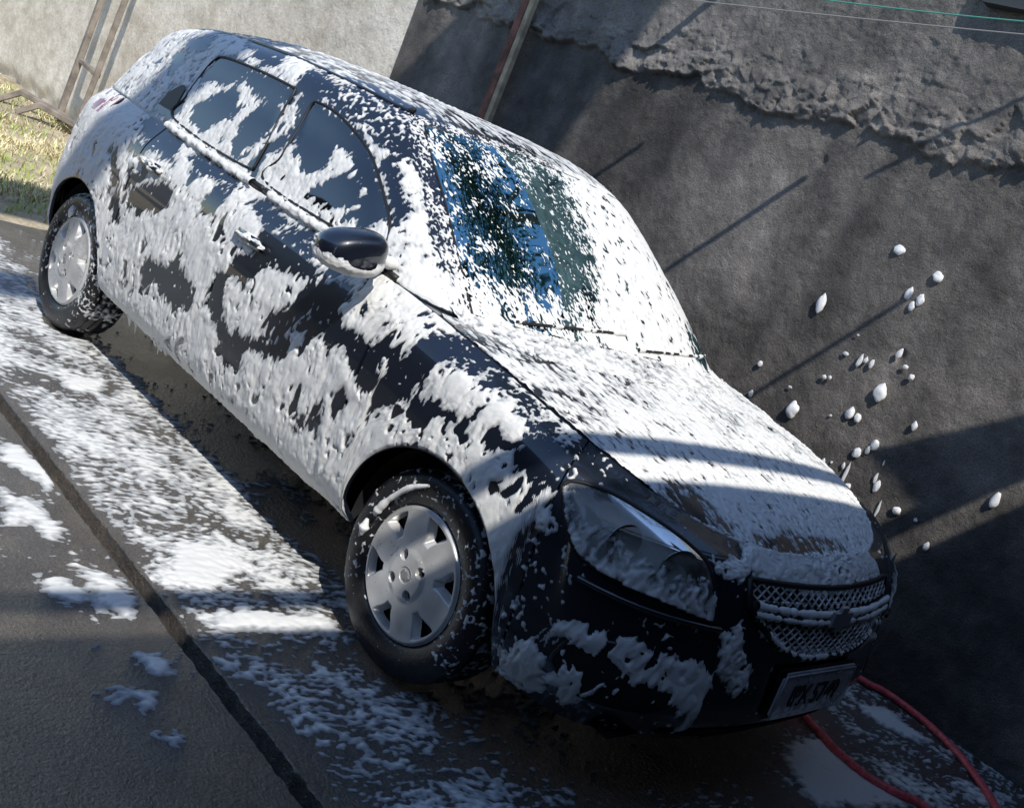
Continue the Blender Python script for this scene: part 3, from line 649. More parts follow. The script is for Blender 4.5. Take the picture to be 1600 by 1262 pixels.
# windscreen
N, R = grid_nr(-WS[0], WS[0], WS[1], WS[2], 90, 40); P, nn = GREEN.evn(np.abs(N), R); P = P + nn * .001; P[:, 1] *= np.sign(-N)
wsc = mesh_np('windscreen', P, gridq(90, 40), M_WSHIELD, car)
N = np.linspace(-WS[0], WS[0], 80); edge = np.concatenate([np.stack([N, 0 * N + WS[2]], 1), [(WS[0], r) for r in np.linspace(WS[2], WS[1], 30)], np.stack([N[::-1], 0 * N + WS[1]], 1), [(-WS[0], r) for r in np.linspace(WS[1], WS[2], 30)]])
P, nn = GREEN.evn(np.abs(edge[:, 0]), edge[:, 1]); P = P + nn * .001; P[:, 1] *= np.sign(-edge[:, 0]); strip('window_seal', P - nn * .002, .0042, M_TRIM, wsc)
N, R = grid_nr(-1.6, 1.6, .2, 1.85, 40, 24); P, nn = GREEN.evn(13 - np.abs(N), R); P[:, 1] *= np.sign(-N) ; mesh_np('rear_window', P, gridq(40, 24, True), M_GLASS, car)
for sd in (-1, 1):
    for door, w in (('front_door', FWIN), ('rear_door', RWIN)):
        wp = patch_side('window', w, M_GLASS, parts[door, sd], sd)
        q = spline(np.array(w + w[:1] + w[1:2]), np.linspace(0, len(w), 90)); strip('window_seal', [side_pt(x, z, .002, sd)[0] for x, z in q], .005, M_TRIM, parts[door, sd])
    # belt moulding per door
    for door, x0, x1 in (('front_door', -.50, -1.265), ('rear_door', -1.275, -2.06)):
        xx = np.linspace(x0, x1, 30); Pz = GREEN.ev(np.interp(-xx, -GREEN.C[0, 1:-1, 0], np.arange(14)), np.full(30, .05)); Pz[:, 1] = (Pz[:, 1] + .004) * sd
        strip('belt_moulding', Pz, .011, M_TRIM, parts[door, sd], 8)
    # handles
    for door, x, z in (('front_door', -1.155, .815), ('rear_door', -1.93, .835)):
        bm = bmesh.new(); p, nn_ = side_pt(x, z, .012, sd); bm_box(bm, p, (.17, .028, .034)); bevel_all(bm, .011, 3)
        mesh_bm('door_handle', bm, M_PAINT, parts[door, sd], True)
    # roof drip moulding
    N = np.linspace(3.55, 9.6, 70); P, nn = GREEN.evn(N, np.full(70, 2.22)); P = P + nn * .002; P[:, 1] *= sd
    mo = strip('roof_moulding', P, .006, M_PAINT, car); p0 = P[0]
    bm = bmesh.new(); bm_box(bm, p0, (.05, .02, .014), Matrix.Rotation(math.radians(-25), 3, 'Y')); bevel_all(bm, .004, 2); mesh_bm('moulding_cap', bm, M_TRIM, mo, True)
    # quarter trim behind the rear door glass
    q = [(-2.075, 1.03), (-2.08, 1.12), (-2.12, 1.14), (-2.19, 1.08), (-2.20, 1.03)]
    patch_side('quarter_trim', q, M_TRIM, parts['rear_door', sd], sd, .003, 10, 8)
# side mirrors
def mirror(sd):
    th = np.linspace(0, 2 * np.pi, 48, endpoint=False); V = []; K = 18
    c0 = np.array((-.535, -.905, .985)) if sd < 0 else np.array((-.60, .80, .955))
    for j in range(K + 1):
        f = j / K; a = math.pi * f                   # from the glass side (rear) to the nose
        rx = -.062 * math.cos(a); sc = math.sin(a)**.42
        e = 2.6
        yy = np.sign(np.cos(th)) * np.abs(np.cos(th))**(2 / e) * .098 * sc; zz = np.sign(np.sin(th)) * np.abs(np.sin(th))**(2 / e) * .060 * sc
        zz = zz * (1 + .18 * yy / .104 * -sd)
        V.append(np.stack([c0[0] + rx + 0 * yy - .18 * np.abs(yy + .0) * (yy * sd > 0), c0[1] + yy, c0[2] + zz - .12 * yy * sd], 1))
    V = np.concatenate(V); Q = [(j * 48 + k, j * 48 + (k + 1) % 48, (j + 1) * 48 + (k + 1) % 48, (j + 1) * 48 + k) for j in range(K) for k in range(48)]
    o = mesh_pd('side_mirror', V, Q, M_PAINT, car)
    bm = bmesh.new(); bm_box(bm, (-.58, .785 * sd, .957), (.05, .10, .032)); bevel_all(bm, .015, 2); mesh_bm('mirror_arm', bm, M_TRIM, o, True)
    return o, c0
mir, MC = mirror(-1); mirror(1)
# wipers
WIP = []
for y0, y1, x0 in ((-.50, -.02, -.2), (.02, .56, -.2)):
    P = []
    for tt in np.linspace(0, 1, 14):
        y = y0 + (y1 - y0) * tt; nd = np.interp(abs(y), GREEN.C[0, 1:5, 1], np.arange(4)); p, n_ = GREEN.evn([nd], [.10 + .12 * tt]); p = p[0] + n_[0] * .0075; p[1] = y; P.append(p)
    w = strip('wiper', P, .0042, M_TRIM, car)
    P = np.array(P); WIP.append(P); strip('wiper_blade', P + (-.01, 0, -.006), .004, M_TRIM, w)
# cowl panel between bonnet and windscreen
N, R = grid_nr(-3.3, 3.3, 0, 1, 60, 6); P0 = GREEN.ev(np.abs(N), np.full(360, .08)); P = P0 + np.stack([R * .12, 0 * R, -R * .035 - .006], 1); P[:, 1] *= np.sign(-N); mesh_np('cowl_panel', P, gridq(60, 6, True), M_TRIM, car)

# ledge that closes the joint between the body side and the cabin
for sd in (-1, 1):
    xx = np.linspace(-.17, -2.66, 120); A = LOWER.ev(np.interp(-xx, -LOWER.C[6, 1:-1, 0], np.arange(16)), np.full(120, 6.0)); B = GREEN.ev(np.interp(-xx, -GREEN.C[0, 1:-1, 0], np.arange(14)), np.full(120, .0))
    V = np.stack([A + (0, .0, -.003), B + (0, 0, -.002), B + (0, -.03, -.012)], 1).reshape(-1, 3) * (1, sd, 1); mesh_np('belt_ledge', V, gridq(120, 3, sd < 0), M_PAINT, car)
# headlights: bowl, reflectors, lens
def headlight(sd):
    r = empty('headlight', (0, 0, 0)); r.parent = car
    q = spline(np.array(HLP + HLP[:2]), np.linspace(0, len(HLP), 120))
    P, n = LOWER.evn(q[:, 0], q[:, 1]); P[:, 1] *= sd; n[:, 1] *= sd
    strip('lamp_seal', P + n * .001, .0065, M_TRIM, r)
    # fan grid towards the centre
    cx, cz = 2.85, 4.02; K = 14; V = []; VB = []; fl = np.linspace(1, .0, K)
    for f in fl:
        qq = np.stack([cx + (q[:-1, 0] - cx) * f, cz + (q[:-1, 1] - cz) * f], 1); p, m_ = LOWER.evn(qq[:, 0], qq[:, 1]); p[:, 1] *= sd; m_[:, 1] *= sd
        V.append(p + m_ * (.003 + .008 * (1 - f**2))); VB.append(p - m_ * (.004 + .045 * (1 - f**3)))
    nq = len(q) - 1; Q = [(j * nq + k, j * nq + (k + 1) % nq, (j + 1) * nq + (k + 1) % nq, (j + 1) * nq + k) for j in range(K - 1) for k in range(nq)]
    lo = mesh_pd('lens', np.concatenate(V), Q, M_LENS, r); mesh_pd('lamp_housing', np.concatenate(VB), Q, mat('lamp_housing_grey', (.55, .57, .57), .6, 0), r)
    for nd, rw, rad in ((2.45, 3.85, .058), (3.25, 3.95, .050)):
        p, n_ = LOWER.evn([nd], [rw]); p = p[0] * (1, sd, 1); n_ = n_[0] * (1, sd, 1); d = np.array((.9, .25 * sd, .0)); d /= np.linalg.norm(d)
        e1 = np.cross(d, (0, 0, 1)); e1 /= np.linalg.norm(e1); e2 = np.cross(e1, d); th = np.linspace(0, 2 * np.pi, 28, endpoint=False); V = []
        c0 = p - n_ * .010
        for j in range(9):
            f = 1 - j / 8.0; V.append(c0 - d * (.042 * (1 - f * f)) + rad * f * (np.cos(th)[:, None] * e1 + np.sin(th)[:, None] * e2))
        Q = [(j * 28 + k, j * 28 + (k + 1) % 28, (j + 1) * 28 + (k + 1) % 28, (j + 1) * 28 + k) for j in range(8) for k in range(28)]
        rf = mesh_pd('reflector', np.concatenate(V), Q, M_CHROME, r)
        bm = bmesh.new(); bmesh.ops.create_uvsphere(bm, u_segments=10, v_segments=8, radius=.012); bmesh.ops.translate(bm, verts=bm.verts, vec=Vector(c0 - d * .035)); mesh_bm('bulb', bm, mat('bulb_glass', (.7, .7, .55), .1), r, True)
    return r
for sd in (-1, 1): headlight(sd)
# bumper lip strip under the headlight: pale ledge of the bumper joint
for sd in (-1, 1):
    N, R = grid_nr(1.80, 3.72, 2.90, 3.02, 40, 4); P, n = LOWER.evn(N, R); out = np.tile(np.array([.002, .012, .014, .004]), 40); P = P + n * out[:, None]; P[:, 1] *= sd
    mesh_np('bumper_ledge', P, gridq(40, 4, sd > 0), M_PAINT, parts['front_bumper', sd])

# grille
def front_grid(name, ys, zlo, zhi, nv, off, m, parent):
    V = []
    for y, a, b in zip(ys, zlo, zhi):
        for z in np.linspace(a, b, nv): V.append(tuple(front_pt(y, z, off)[0]))
    return mesh_np(name, np.array(V), gridq(len(ys), nv), m, parent)
gr = empty('grille', (0, 0, 0)); gr.parent = car
ys = np.linspace(-.385, .385, 50); f = np.abs(ys) / .385
zt = .684 - .008 * (1 - f); zb = np.where(f > .9, .60 + (f - .9) * .3, .505 + .095 * (f / .9)**3)
front_grid('grille_backing', ys, zb, zt, 8, .003, M_DARK, gr)
def ring(name, pts, rad, m, parent): return strip(name, [front_pt(y, z, .006)[0] for y, z in pts], rad, m, parent, 8)
top = [(y, z) for y, z in zip(ys, zt)]; bot = [(y, z) for y, z in zip(ys, zb)]
ring('grille_frame', top + bot[::-1] + top[:2], .009, M_TRIM, gr)
zm = .624 - .016 * (1 - f**2)
V = []
for y, z in zip(ys, zm):
    for dz, of in ((-.014, .004), (-.012, .018), (0, .022), (.012, .018), (.014, .004)): V.append(tuple(front_pt(y, z + dz, of)[0]))
mesh_np('grille_bar', np.array(V), gridq(50, 5), M_TRIM, gr)
# lattice of the mesh, one part per slit
def lattice(name, zl, zh, sp):
    V = []; F = []
    for sgn in (1, -1):
        for k in range(-60, 61):
            pts = []
            for y in np.arange(-.38, .3801, .004):
                z = .60 + sgn * (y - k * sp) * .62
                lo_ = np.interp(y, ys, zl) + .004; hi_ = np.interp(y, ys, zh) - .004
                if lo_ < z < hi_: pts.append(tuple(front_pt(y, z, .007)[0]))
            if len(pts) > 1:
                v, q = tube_np(pts[::2] + [pts[-1]] if len(pts) > 3 else pts, .0028, 5); b0 = len(V); V.extend(v); F.extend([tuple(i + b0 for i in ff) for ff in q])
    o = mesh_pd(name, V, F, M_FOAMY, gr); return o
M_FOAMY = mat('foam_wet_mesh', (0.52, 0.53, 0.54), 0.6, noise_scale=45, noise_amt=0.7)
lattice('grille_mesh', zb, zm - .016, .036); lattice('grille_mesh', zm + .016, zt, .036)
# emblem: a plain bow-tie shaped badge on the bar
def badge(c, n, e1, s, parent, m):
    pts = [(-1.0, -.36), (-.88, .36), (-.34, .36), (-.30, .62), (.38, .62), (.34, .36), (1.0, .36), (.88, -.36), (.34, -.36), (.30, -.62), (-.38, -.62), (-.34, -.36)]
    e2 = np.cross(n, e1); V = [c + s * (a * e1 + b * e2) for a, b in pts] + [c + n * s * .16 + s * .93 * (a * e1 + b * e2) for a, b in pts]; k = len(pts)
    F = [tuple(range(k))[::-1], tuple(range(k, 2 * k))] + [(i, (i + 1) % k, k + (i + 1) % k, k + i) for i in range(k)]
    return mesh_pd('emblem', V, F, m, parent, False)
pc, nc = front_pt(0, .607, .022); badge(np.array(pc), np.array((1.0, 0, .12)), np.array((0, 1.0, 0)), .058, gr, M_GOLD)
# number plate
pl = empty('number_plate', (0, 0, 0)); pl.parent = car
pm = Matrix.Translation((.800, 0, .411)) @ Matrix.Rotation(math.radians(-3), 4, 'Y')
bm = bmesh.new(); bm_box(bm, (0, 0, 0), (.006, .405, .132)); bmesh.ops.bevel(bm, geom=[e for e in bm.edges if abs((e.verts[0].co - e.verts[1].co).x) > .004], offset=.014, segments=4, affect='EDGES'); bmesh.ops.transform(bm, matrix=pm, verts=bm.verts); mesh_bm('plate_board', bm, M_PLATE, pl)
rim = [(y, z) for y, z in [(-.195, -.058), (.195, -.058), (.195, .058), (-.195, .058), (-.195, -.058)]]
strip('plate_rim', [pm @ Vector((.004, y, z)) for y, z in rim], .0025, M_PLATE, pl, 6)
fc = bpy.data.curves.new('plate_text', 'FONT'); fc.body = 'IPX 5749'; fc.size = .084; fc.align_x = 'CENTER'; fc.align_y = 'CENTER'; fc.extrude = .0012; fc.offset = .0016
fo = bpy.data.objects.new('plate_text', fc); COL.objects.link(fo); bpy.context.view_layer.update()
me = bpy.data.meshes.new_from_object(fo.evaluated_get(bpy.context.evaluated_depsgraph_get())); bpy.data.objects.remove(fo)
to = bpy.data.objects.new('plate_characters', me); COL.objects.link(to); me.materials.append(M_INK); to.parent = pl
to.matrix_world = pm @ Matrix.Translation((.0045, 0, -.008)) @ Matrix(((0, 0, 1, 0), (1, 0, 0, 0), (0, 1, 0, 0), (0, 0, 0, 1))) @ Matrix.Diagonal((.86, 1, 1, 1))
# plate plinth, lower intake and fog recesses on the bumper
ys2 = np.linspace(-.21, .21, 16); bpm = parts['front_bumper', -1]
front_grid('plate_plinth', ys2, 0 * ys2 + .338, 0 * ys2 + .485, 6, .010, M_TRIM, bpm)
ys2 = np.linspace(-.46, .46, 40); front_grid('lower_intake', ys2, .225 + .02 * (np.abs(ys2) / .46)**3, .300 - .03 * (np.abs(ys2) / .46)**2, 8, .003, M_DARK, bpm)
for sd in (-1, 1):
    q = np.array([(3.75, 1.45), (3.55, 1.95), (3.0, 2.2), (2.5, 2.15), (2.15, 1.75), (2.1, 1.2), (2.6, .95), (3.3, .95)])
    q2 = spline(np.concatenate([q, q[:2]]), np.linspace(0, 8, 60)); P, n = LOWER.evn(q2[:, 0], q2[:, 1]); P[:, 1] *= sd; strip('recess_rim', P, .006, M_PAINT, parts['front_bumper', sd])
    cx, cz = q.mean(0); V = []
    for f in np.linspace(1, 0, 8):
        p, n = LOWER.evn(cx + (q2[:-1, 0] - cx) * f, cz + (q2[:-1, 1] - cz) * f); p = p + n * .003; p[:, 1] *= sd; V.append(p)
    nq = 59; Q = [(j * nq + k, j * nq + (k + 1) % nq, (j + 1) * nq + (k + 1) % nq, (j + 1) * nq + k) for j in range(7) for k in range(nq)]
    mesh_pd('fog_lamp_recess', np.concatenate(V), Q, M_DARK, parts['front_bumper', sd])
# tail lamp
for sd in (-1, 1):
    N, R = grid_nr(11.2, 12.5, 4.9, 5.95, 14, 10); P, n = LOWER.evn(N, R); P = P + n * .004; P[:, 1] *= sd; mesh_np('tail_lamp', P, gridq(14, 10, sd > 0), M_TAIL, car)
# underside and wheel wells
mesh_pd('underbody', [(.64, -.60, .22), (.64, .60, .22), (-2.9, .60, .27), (-2.9, -.60, .27), (.40, -.50, .30), (.40, .50, .30)], [(0, 1, 2, 3)], M_DARK, car, False)
for cx in (WF, WR):
    for sd in (-1, 1):
        th = np.linspace(-.02 * np.pi, 1.02 * np.pi, 40); V = []
        for y in (.735, .60, .52):
            rr = ARCH_R + (.005 if y > .7 else 0.015)
            V.append(np.stack([cx + rr * np.cos(th), 0 * th + y * sd, WZ + rr * np.sin(th)], 1))
        V.append(np.stack([cx + .01 * np.cos(th), 0 * th + .52 * sd, WZ + .01 * np.sin(th)], 1))
        mesh_np('arch_liner', np.concatenate(V), gridq(4, 40), M_LINER, car)
for sd in (-1, 1):
    mesh_pd('inner_sill', [(-.33, .725 * sd, .26), (-2.12, .725 * sd, .265), (-2.12, .60 * sd, .27), (-.33, .60 * sd, .27)], [(0, 1, 2, 3)], M_DARK, car, False)

# ------------------------------------------------------------------ wheels
TP = np.array([(-.03, .176), (-.018, .181), (-.004, .188), (.004, .200), (.010, .220), (.011, .240), (.006, .262), (-.006, .276), (-.022, .2825), (-.05, .284), (-.085, .2845), (-.12, .284), (-.148, .282), (-.162, .274), (-.172, .25), (-.168, .2), (-.15, .176)])
def tyre_profile(n):
    p = spline(TP, np.linspace(0, len(TP) - 1, n)); return p
def wheel(name_x, sd, R0=.785):
    r = empty('wheel', (name_x, 0, WZ)); r.parent = car
    n = 96; prof = tyre_profile(64); V = []; th = np.linspace(0, 2 * np.pi, n, endpoint=False)
    for o, rr in prof:
        tread = -.022 > o > -.15 and rr > .281
        g_ = 0.0
        if tread and min(abs(o + k) for k in (.05, .085, .12)) < .005: g_ = .007
        V.append(np.stack([(rr - g_) * np.cos(th), np.full(n, sd * (R0 - .016 + o)), (rr - g_) * np.sin(th)], 1))
    V = np.concatenate(V); Q = np.array([(j * n + k, j * n + (k + 1) % n, (j + 1) * n + (k + 1) % n, (j + 1) * n + k) for j in range(63) for k in range(n)])
    mesh_np('tyre', V, Q if sd > 0 else Q[:, ::-1], M_RUBBER, r)
    # wheel cover
    nr, nt = (120, 440) if sd < 0 else (50, 180); rad = np.linspace(.002, .184, nr); th = np.linspace(0, 2 * np.pi, nt, endpoint=False)
    RR, TT = np.meshgrid(rad, th, indexing='ij'); X = RR / .184
    k6 = (TT - .32) / (2 * np.pi / 6); dk = (k6 - np.round(k6)) * (2 * np.pi / 6)
    wid = .11 + .15 * smooth(.55, .90, X); hole = np.minimum(smooth(wid + .015, wid - .10, np.abs(dk)), smooth(.54, .66, X) * smooth(.925, .88, X))
    dep = .012 - .010 * smooth(.25, .9, X) - .008 * smooth(.955, 1, X) - .003 * (X < .14)
    boss = .004 * smooth(.42, .30, X)
    y = dep + boss - .026 * hole
    lug = 0 * X
    for k in range(4):
        a = k * np.pi / 2 + .62; d_ = np.hypot(RR * np.cos(TT) - .055 * np.cos(a), RR * np.sin(TT) - .055 * np.sin(a)); lug = np.maximum(lug, smooth(.0155, .0115, d_))
    y = y - .02 * lug
    V = np.stack([RR * np.cos(TT), sd * (R0 - .014 + y), RR * np.sin(TT)], -1).reshape(-1, 3)
    q = np.stack([np.arange(nr - 1)[:, None] * nt + np.arange(nt)[None], np.arange(nr - 1)[:, None] * nt + (np.arange(nt)[None] + 1) % nt, (np.arange(nr - 1)[:, None] + 1) * nt + (np.arange(nt)[None] + 1) % nt, (np.arange(nr - 1)[:, None] + 1) * nt + np.arange(nt)[None]], -1).reshape(-1, 4)
    deep = (np.maximum(hole, lug).ravel() > .90); q = q[~deep[q].all(1)]
    cv = mesh_np('wheel_cover', V, q if sd > 0 else q[:, ::-1], M_SILVER, r)
    bm = bmesh.new(); bmesh.ops.create_circle(bm, cap_ends=True, segments=40, radius=.18, matrix=Matrix.Translation((0, sd * (R0 - .05), 0)) @ Matrix.Rotation(math.pi / 2, 4, 'X')); mesh_bm('rim_disc', bm, M_DARK, r)
    a = np.linspace(0, 2 * np.pi, 33); strip('emblem_ring', np.stack([.0245 * np.cos(a), 0 * a + sd * (R0 + .0005), .0245 * np.sin(a)], 1), .0022, M_SILVER, r)
    badge(np.array((0, sd * (R0 - .0005), 0)), np.array((0, float(sd), 0)), np.array((math.cos(-.5), 0, math.sin(-.5))), .019, r, M_GOLD)
    bm = bmesh.new(); bm_box(bm, (0, 0, 0), (.004, .008, .016)); bmesh.ops.transform(bm, matrix=Matrix.Translation((.20 * math.cos(2.6), sd * (R0 - .008), .20 * math.sin(2.6))), verts=bm.verts); mesh_bm('valve', bm, M_TRIM, r)
    return r
for x in (WF, WR):
    for sd in (-1, 1): wheel(x, sd)

# ------------------------------------------------------------------ interior seen through the glass
def rbox(name, c, s, m, parent, bev=.03, rot=None):
    bm = bmesh.new(); bm_box(bm, c, s, rot); bevel_all(bm, bev, 3); return mesh_bm(name, bm, m, parent, True)
rbox('dashboard', (-.52, 0, .86), (.36, 1.30, .16), M_DASH, car, .05)
for y in (-.35, .35):
    s_ = empty('front_seat', (0, 0, 0)); s_.parent = car
    rbox('cushion', (-1.15, y, .52), (.50, .48, .16), M_SEAT, s_, .05); rbox('backrest', (-1.44, y, .82), (.13, .47, .58), M_SEAT, s_, .05, Matrix.Rotation(math.radians(-14), 3, 'Y')); rbox('headrest', (-1.53, y, 1.17), (.09, .25, .16), M_SEAT, s_, .035)
rb = empty('rear_seat', (0, 0, 0)); rb.parent = car
rbox('cushion', (-2.05, 0, .55), (.46, 1.22, .16), M_SEAT, rb, .05); rbox('backrest', (-2.32, 0, .84), (.14, 1.22, .52), M_SEAT, rb, .05, Matrix.Rotation(math.radians(-16), 3, 'Y'))
a = np.linspace(0, 2 * np.pi, 40); V, Q = tube_np(np.stack([-.80 + .07 * np.sin(a), .36 + .18 * np.cos(a), .92 + .17 * np.sin(a)], 1), .013, 8); mesh_pd('steering_wheel', V, Q, M_DASH, car)
mesh_pd('cabin_floor', [(-.35, -.7, .30), (-.35, .7, .30), (-2.7, .7, .32), (-2.7, -.7, .32)], [(0, 1, 2, 3)], M_DARK, car, False)
# ------------------------------------------------------------------ foam
LD = [
    [(2054,826),(1925,871),(1863,841),(1873,766),(1785,764),(1666,766),(1632,775),(1628,716),(1586,710),(1617,645),(1682,647),(1796,704),(1873,681),(1915,727),(1992,735),(2044,660),(2085,605),(2163,571),(2185,644),(2091,723)],
    [(1594,606),(1590,720),(1556,816),(1530,877),(1446,893),(1366,893),(1238,870),(1090,843),(941,814),(1016,819),(1130,829),(1204,842),(1287,845),(1359,857),(1435,818),(1454,771),(1461,700),(1556,638)],
    [(1438,694),(1404,741),(1317,741),(1268,726),(1340,701),(1416,682)],
    [(1188,744),(1158,772),(1110,750),(1152,721)],
    [(2548,540),(2548,655),(2476,702),(2460,604),(2438,554),(2361,522),(2223,544),(2148,610),(2034,711),(1930,722),(1915,702),(2054,645),(2039,590),(2106,540),(2234,518),(2251,448),(2339,418),(2405,463),(2465,529)],
    [(2465,685),(2476,752),(2366,765),(2394,857),(2410,905),(2185,902),(2034,905),(1941,877),(2039,824),(2163,803),(2278,784),(2328,737),(2361,670)],
    [(3041,494),(2975,533),(2844,566),(2742,582),(2663,559),(2636,489),(2702,469),(2802,455),(2915,487),(2975,433)],
    [(3280,721),(3083,806),(2993,797),(3035,712),(3154,657),(3250,658)],
    [(3053,930),(2993,959),(2736,947),(2685,929),(2702,898),(2832,920),(2951,893)],
    [(2790,833),(2766,917),(2691,918),(2680,811),(2742,797)],
    [(2553,911),(2531,937),(2212,919),(2129,960),(1966,893),(2065,866),(2284,873),(2509,894)],
    [(3557,792),(3542,814),(3386,711),(3286,580),(3351,559),(3409,663)],
    [(3425,849),(3378,871),(3304,853),(3370,832)],
    [(3362,775),(3250,787),(3226,841),(3214,790),(3280,697),(3339,726)],
    [(3487,956),(3392,1000),(3220,1006),(3159,973),(3089,879),(3232,873),(3409,909)],
    [(1904,438),(1858,467),(1853,424),(1904,400)],
    [(1822,453),(1811,566),(1785,516),(1775,424)],
    [(1775,572),(1734,615),(1703,580),(1734,521)],
    [(1092,746),(1056,828),(923,806),(956,780),(981,722),(936,714),(972,667),(1012,732),(1048,711)],
]
LW = [
    [(930,310),(901,304),(883,356),(861,386),(822,354),(809,290),(766,258),(784,235),(850,228),(916,220)],
    [(852,387),(818,443),(782,477),(731,480),(666,500),(608,483),(537,480),(445,476),(416,440),(412,373),(412,240),(493,353),(520,383),(566,394),(629,385),(648,399),(664,418),(698,429),(751,423),(802,415),(818,392)],
    [(797,406),(774,376),(731,361),(683,377),(673,364),(703,328),(711,276),(741,250),(777,297),(802,307),(776,347)],
    [(664,359),(664,394),(654,385),(644,338),(664,339)],
    [(443,559),(416,570),(383,589),(369,523),(309,479),(278,413),(340,403),(412,458)],
    [(1100,646),(1063,702),(981,722),(934,721),(928,685),(970,633),(999,590),(1056,608)],
    [(963,631),(934,682),(892,653),(868,643),(914,629)],
    [(433,670),(376,687),(275,672),(104,652),(-321,671),(-354,694),(-295,816),(357,769),(481,697)],
    [(385,635),(104,627),(-328,601),(-407,548),(-56,576),(229,615),(359,620)],
    [(333,572),(223,529),(-25,503),(-395,509),(-323,540),(-8,527),(211,550),(323,579)],
]
GD = [
    [(-2027,1198),(-2016,1281),(-1927,1297),(-1717,1295),(-1456,1292),(-1439,1255),(-1486,1242),(-1551,1219),(-1639,1231),(-1755,1247),(-1828,1222),(-1951,1201)],
    [(-1927,1049),(-1941,1084),(-1893,1131),(-1792,1210),(-1682,1142),(-1773,1072),(-1818,1032),(-1866,1045)],
    [(-1564,1014),(-1602,1070),(-1620,1139),(-1573,1175),(-1532,1219),(-1454,1190),(-1464,1134),(-1485,1076),(-1527,1016)],
    [(-1433,1257),(-1392,1295),(-1481,1323),(-1439,1382),(-1317,1349),(-1317,1286),(-1310,1213),(-1300,1135),(-1354,1158),(-1355,1240)],
    [(-1433,1015),(-1412,1083),(-1363,1145),(-1329,1110),(-1403,1060),(-1372,995),(-1385,975)],
    [(-1315,1270),(-1276,1289),(-1123,1268),(-1007,1239),(-919,1195),(-844,1148),(-750,1110),(-710,1082),(-746,1033),(-819,1025),(-842,1103),(-864,1140),(-926,1131),(-1008,1193),(-1123,1215),(-1094,1118),(-1166,1086),(-1283,1132),(-1306,1203)],
    [(-1067,1030),(-997,1106),(-933,1129),(-854,1077),(-904,1044),(-980,1017)],
    [(-2189,1008),(-2199,1041),(-2185,1115),(-2079,1109),(-2024,1044),(-2061,1011)],
    [(-1935,1363),(-2000,1394),(-1831,1388),(-1726,1395),(-1642,1334),(-1721,1335),(-1821,1345)],
    [(-1487,1321),(-1499,1369),(-1434,1385),(-1397,1351),(-1423,1318)],
    [(-2315,1284),(-2230,1325),(-2174,1325),(-2171,1280),(-2260,1271)],
    [(-2281,1157),(-2342,1211),(-2282,1236),(-2257,1188)],
    [(-896,1211),(-874,1227),(-815,1213),(-665,1110),(-669,1078),(-731,1118),(-809,1169)],
    [(-1392,1357),(-1286,1357),(-1217,1344),(-1250,1306),(-1323,1316)],
]

GW=[
    [(-1241,-1355),(-1240,-1299),(-1102,-1252),(-981,-1268),(-938,-1321),(-1032,-1333),(-1122,-1394)],
    [(-906,-1463),(-875,-1405),(-704,-1345),(-652,-1416),(-717,-1443),(-730,-1520)],
    [(-468,-1522),(-481,-1446),(-378,-1414),(-353,-1486),(-384,-1544)],
    [(-541,-1407),(-510,-1352),(-463,-1303),(-343,-1295),(-276,-1350),(-335,-1399),(-496,-1408)],
    [(-303,-1099),(-249,-751),(-155,-758),(-203,-1142)],
    [(-118,-1256),(-84,-1187),(57,-1105),(211,-1063),(308,-989),(355,-987),(290,-1023),(172,-1084),(54,-1121),(-61,-1216)],
    [(347,-997),(393,-926),(417,-816),(433,-885),(380,-986)],
    [(584,541),(601,768),(729,783),(882,787),(976,824),(848,313),(715,412)],
    [(495,1282),(541,1432),(642,1408),(748,1429),(744,1310),(633,1245),(550,1235)],
    [(-1772,-983),(-1879,-865),(-1891,-764),(-1822,-744),(-1750,-838),(-1732,-938)],
    [(-121,-1394),(-116,-1356),(-64,-1341),(-43,-1374),(-60,-1406)],
    [(0,-1525),(1,-1486),(29,-1487),(28,-1533)],
    [(15,-1469),(22,-1420),(83,-1463),(48,-1477)],
    [(168,-1473),(170,-1437),(198,-1429),(196,-1465)],
    [(-952,-1448),(-908,-1437),(-837,-1435),(-815,-1492)],
    [(-662,-1046),(-665,-942),(-540,-859),(-488,-867),(-393,-1042),(-429,-1194)],
]
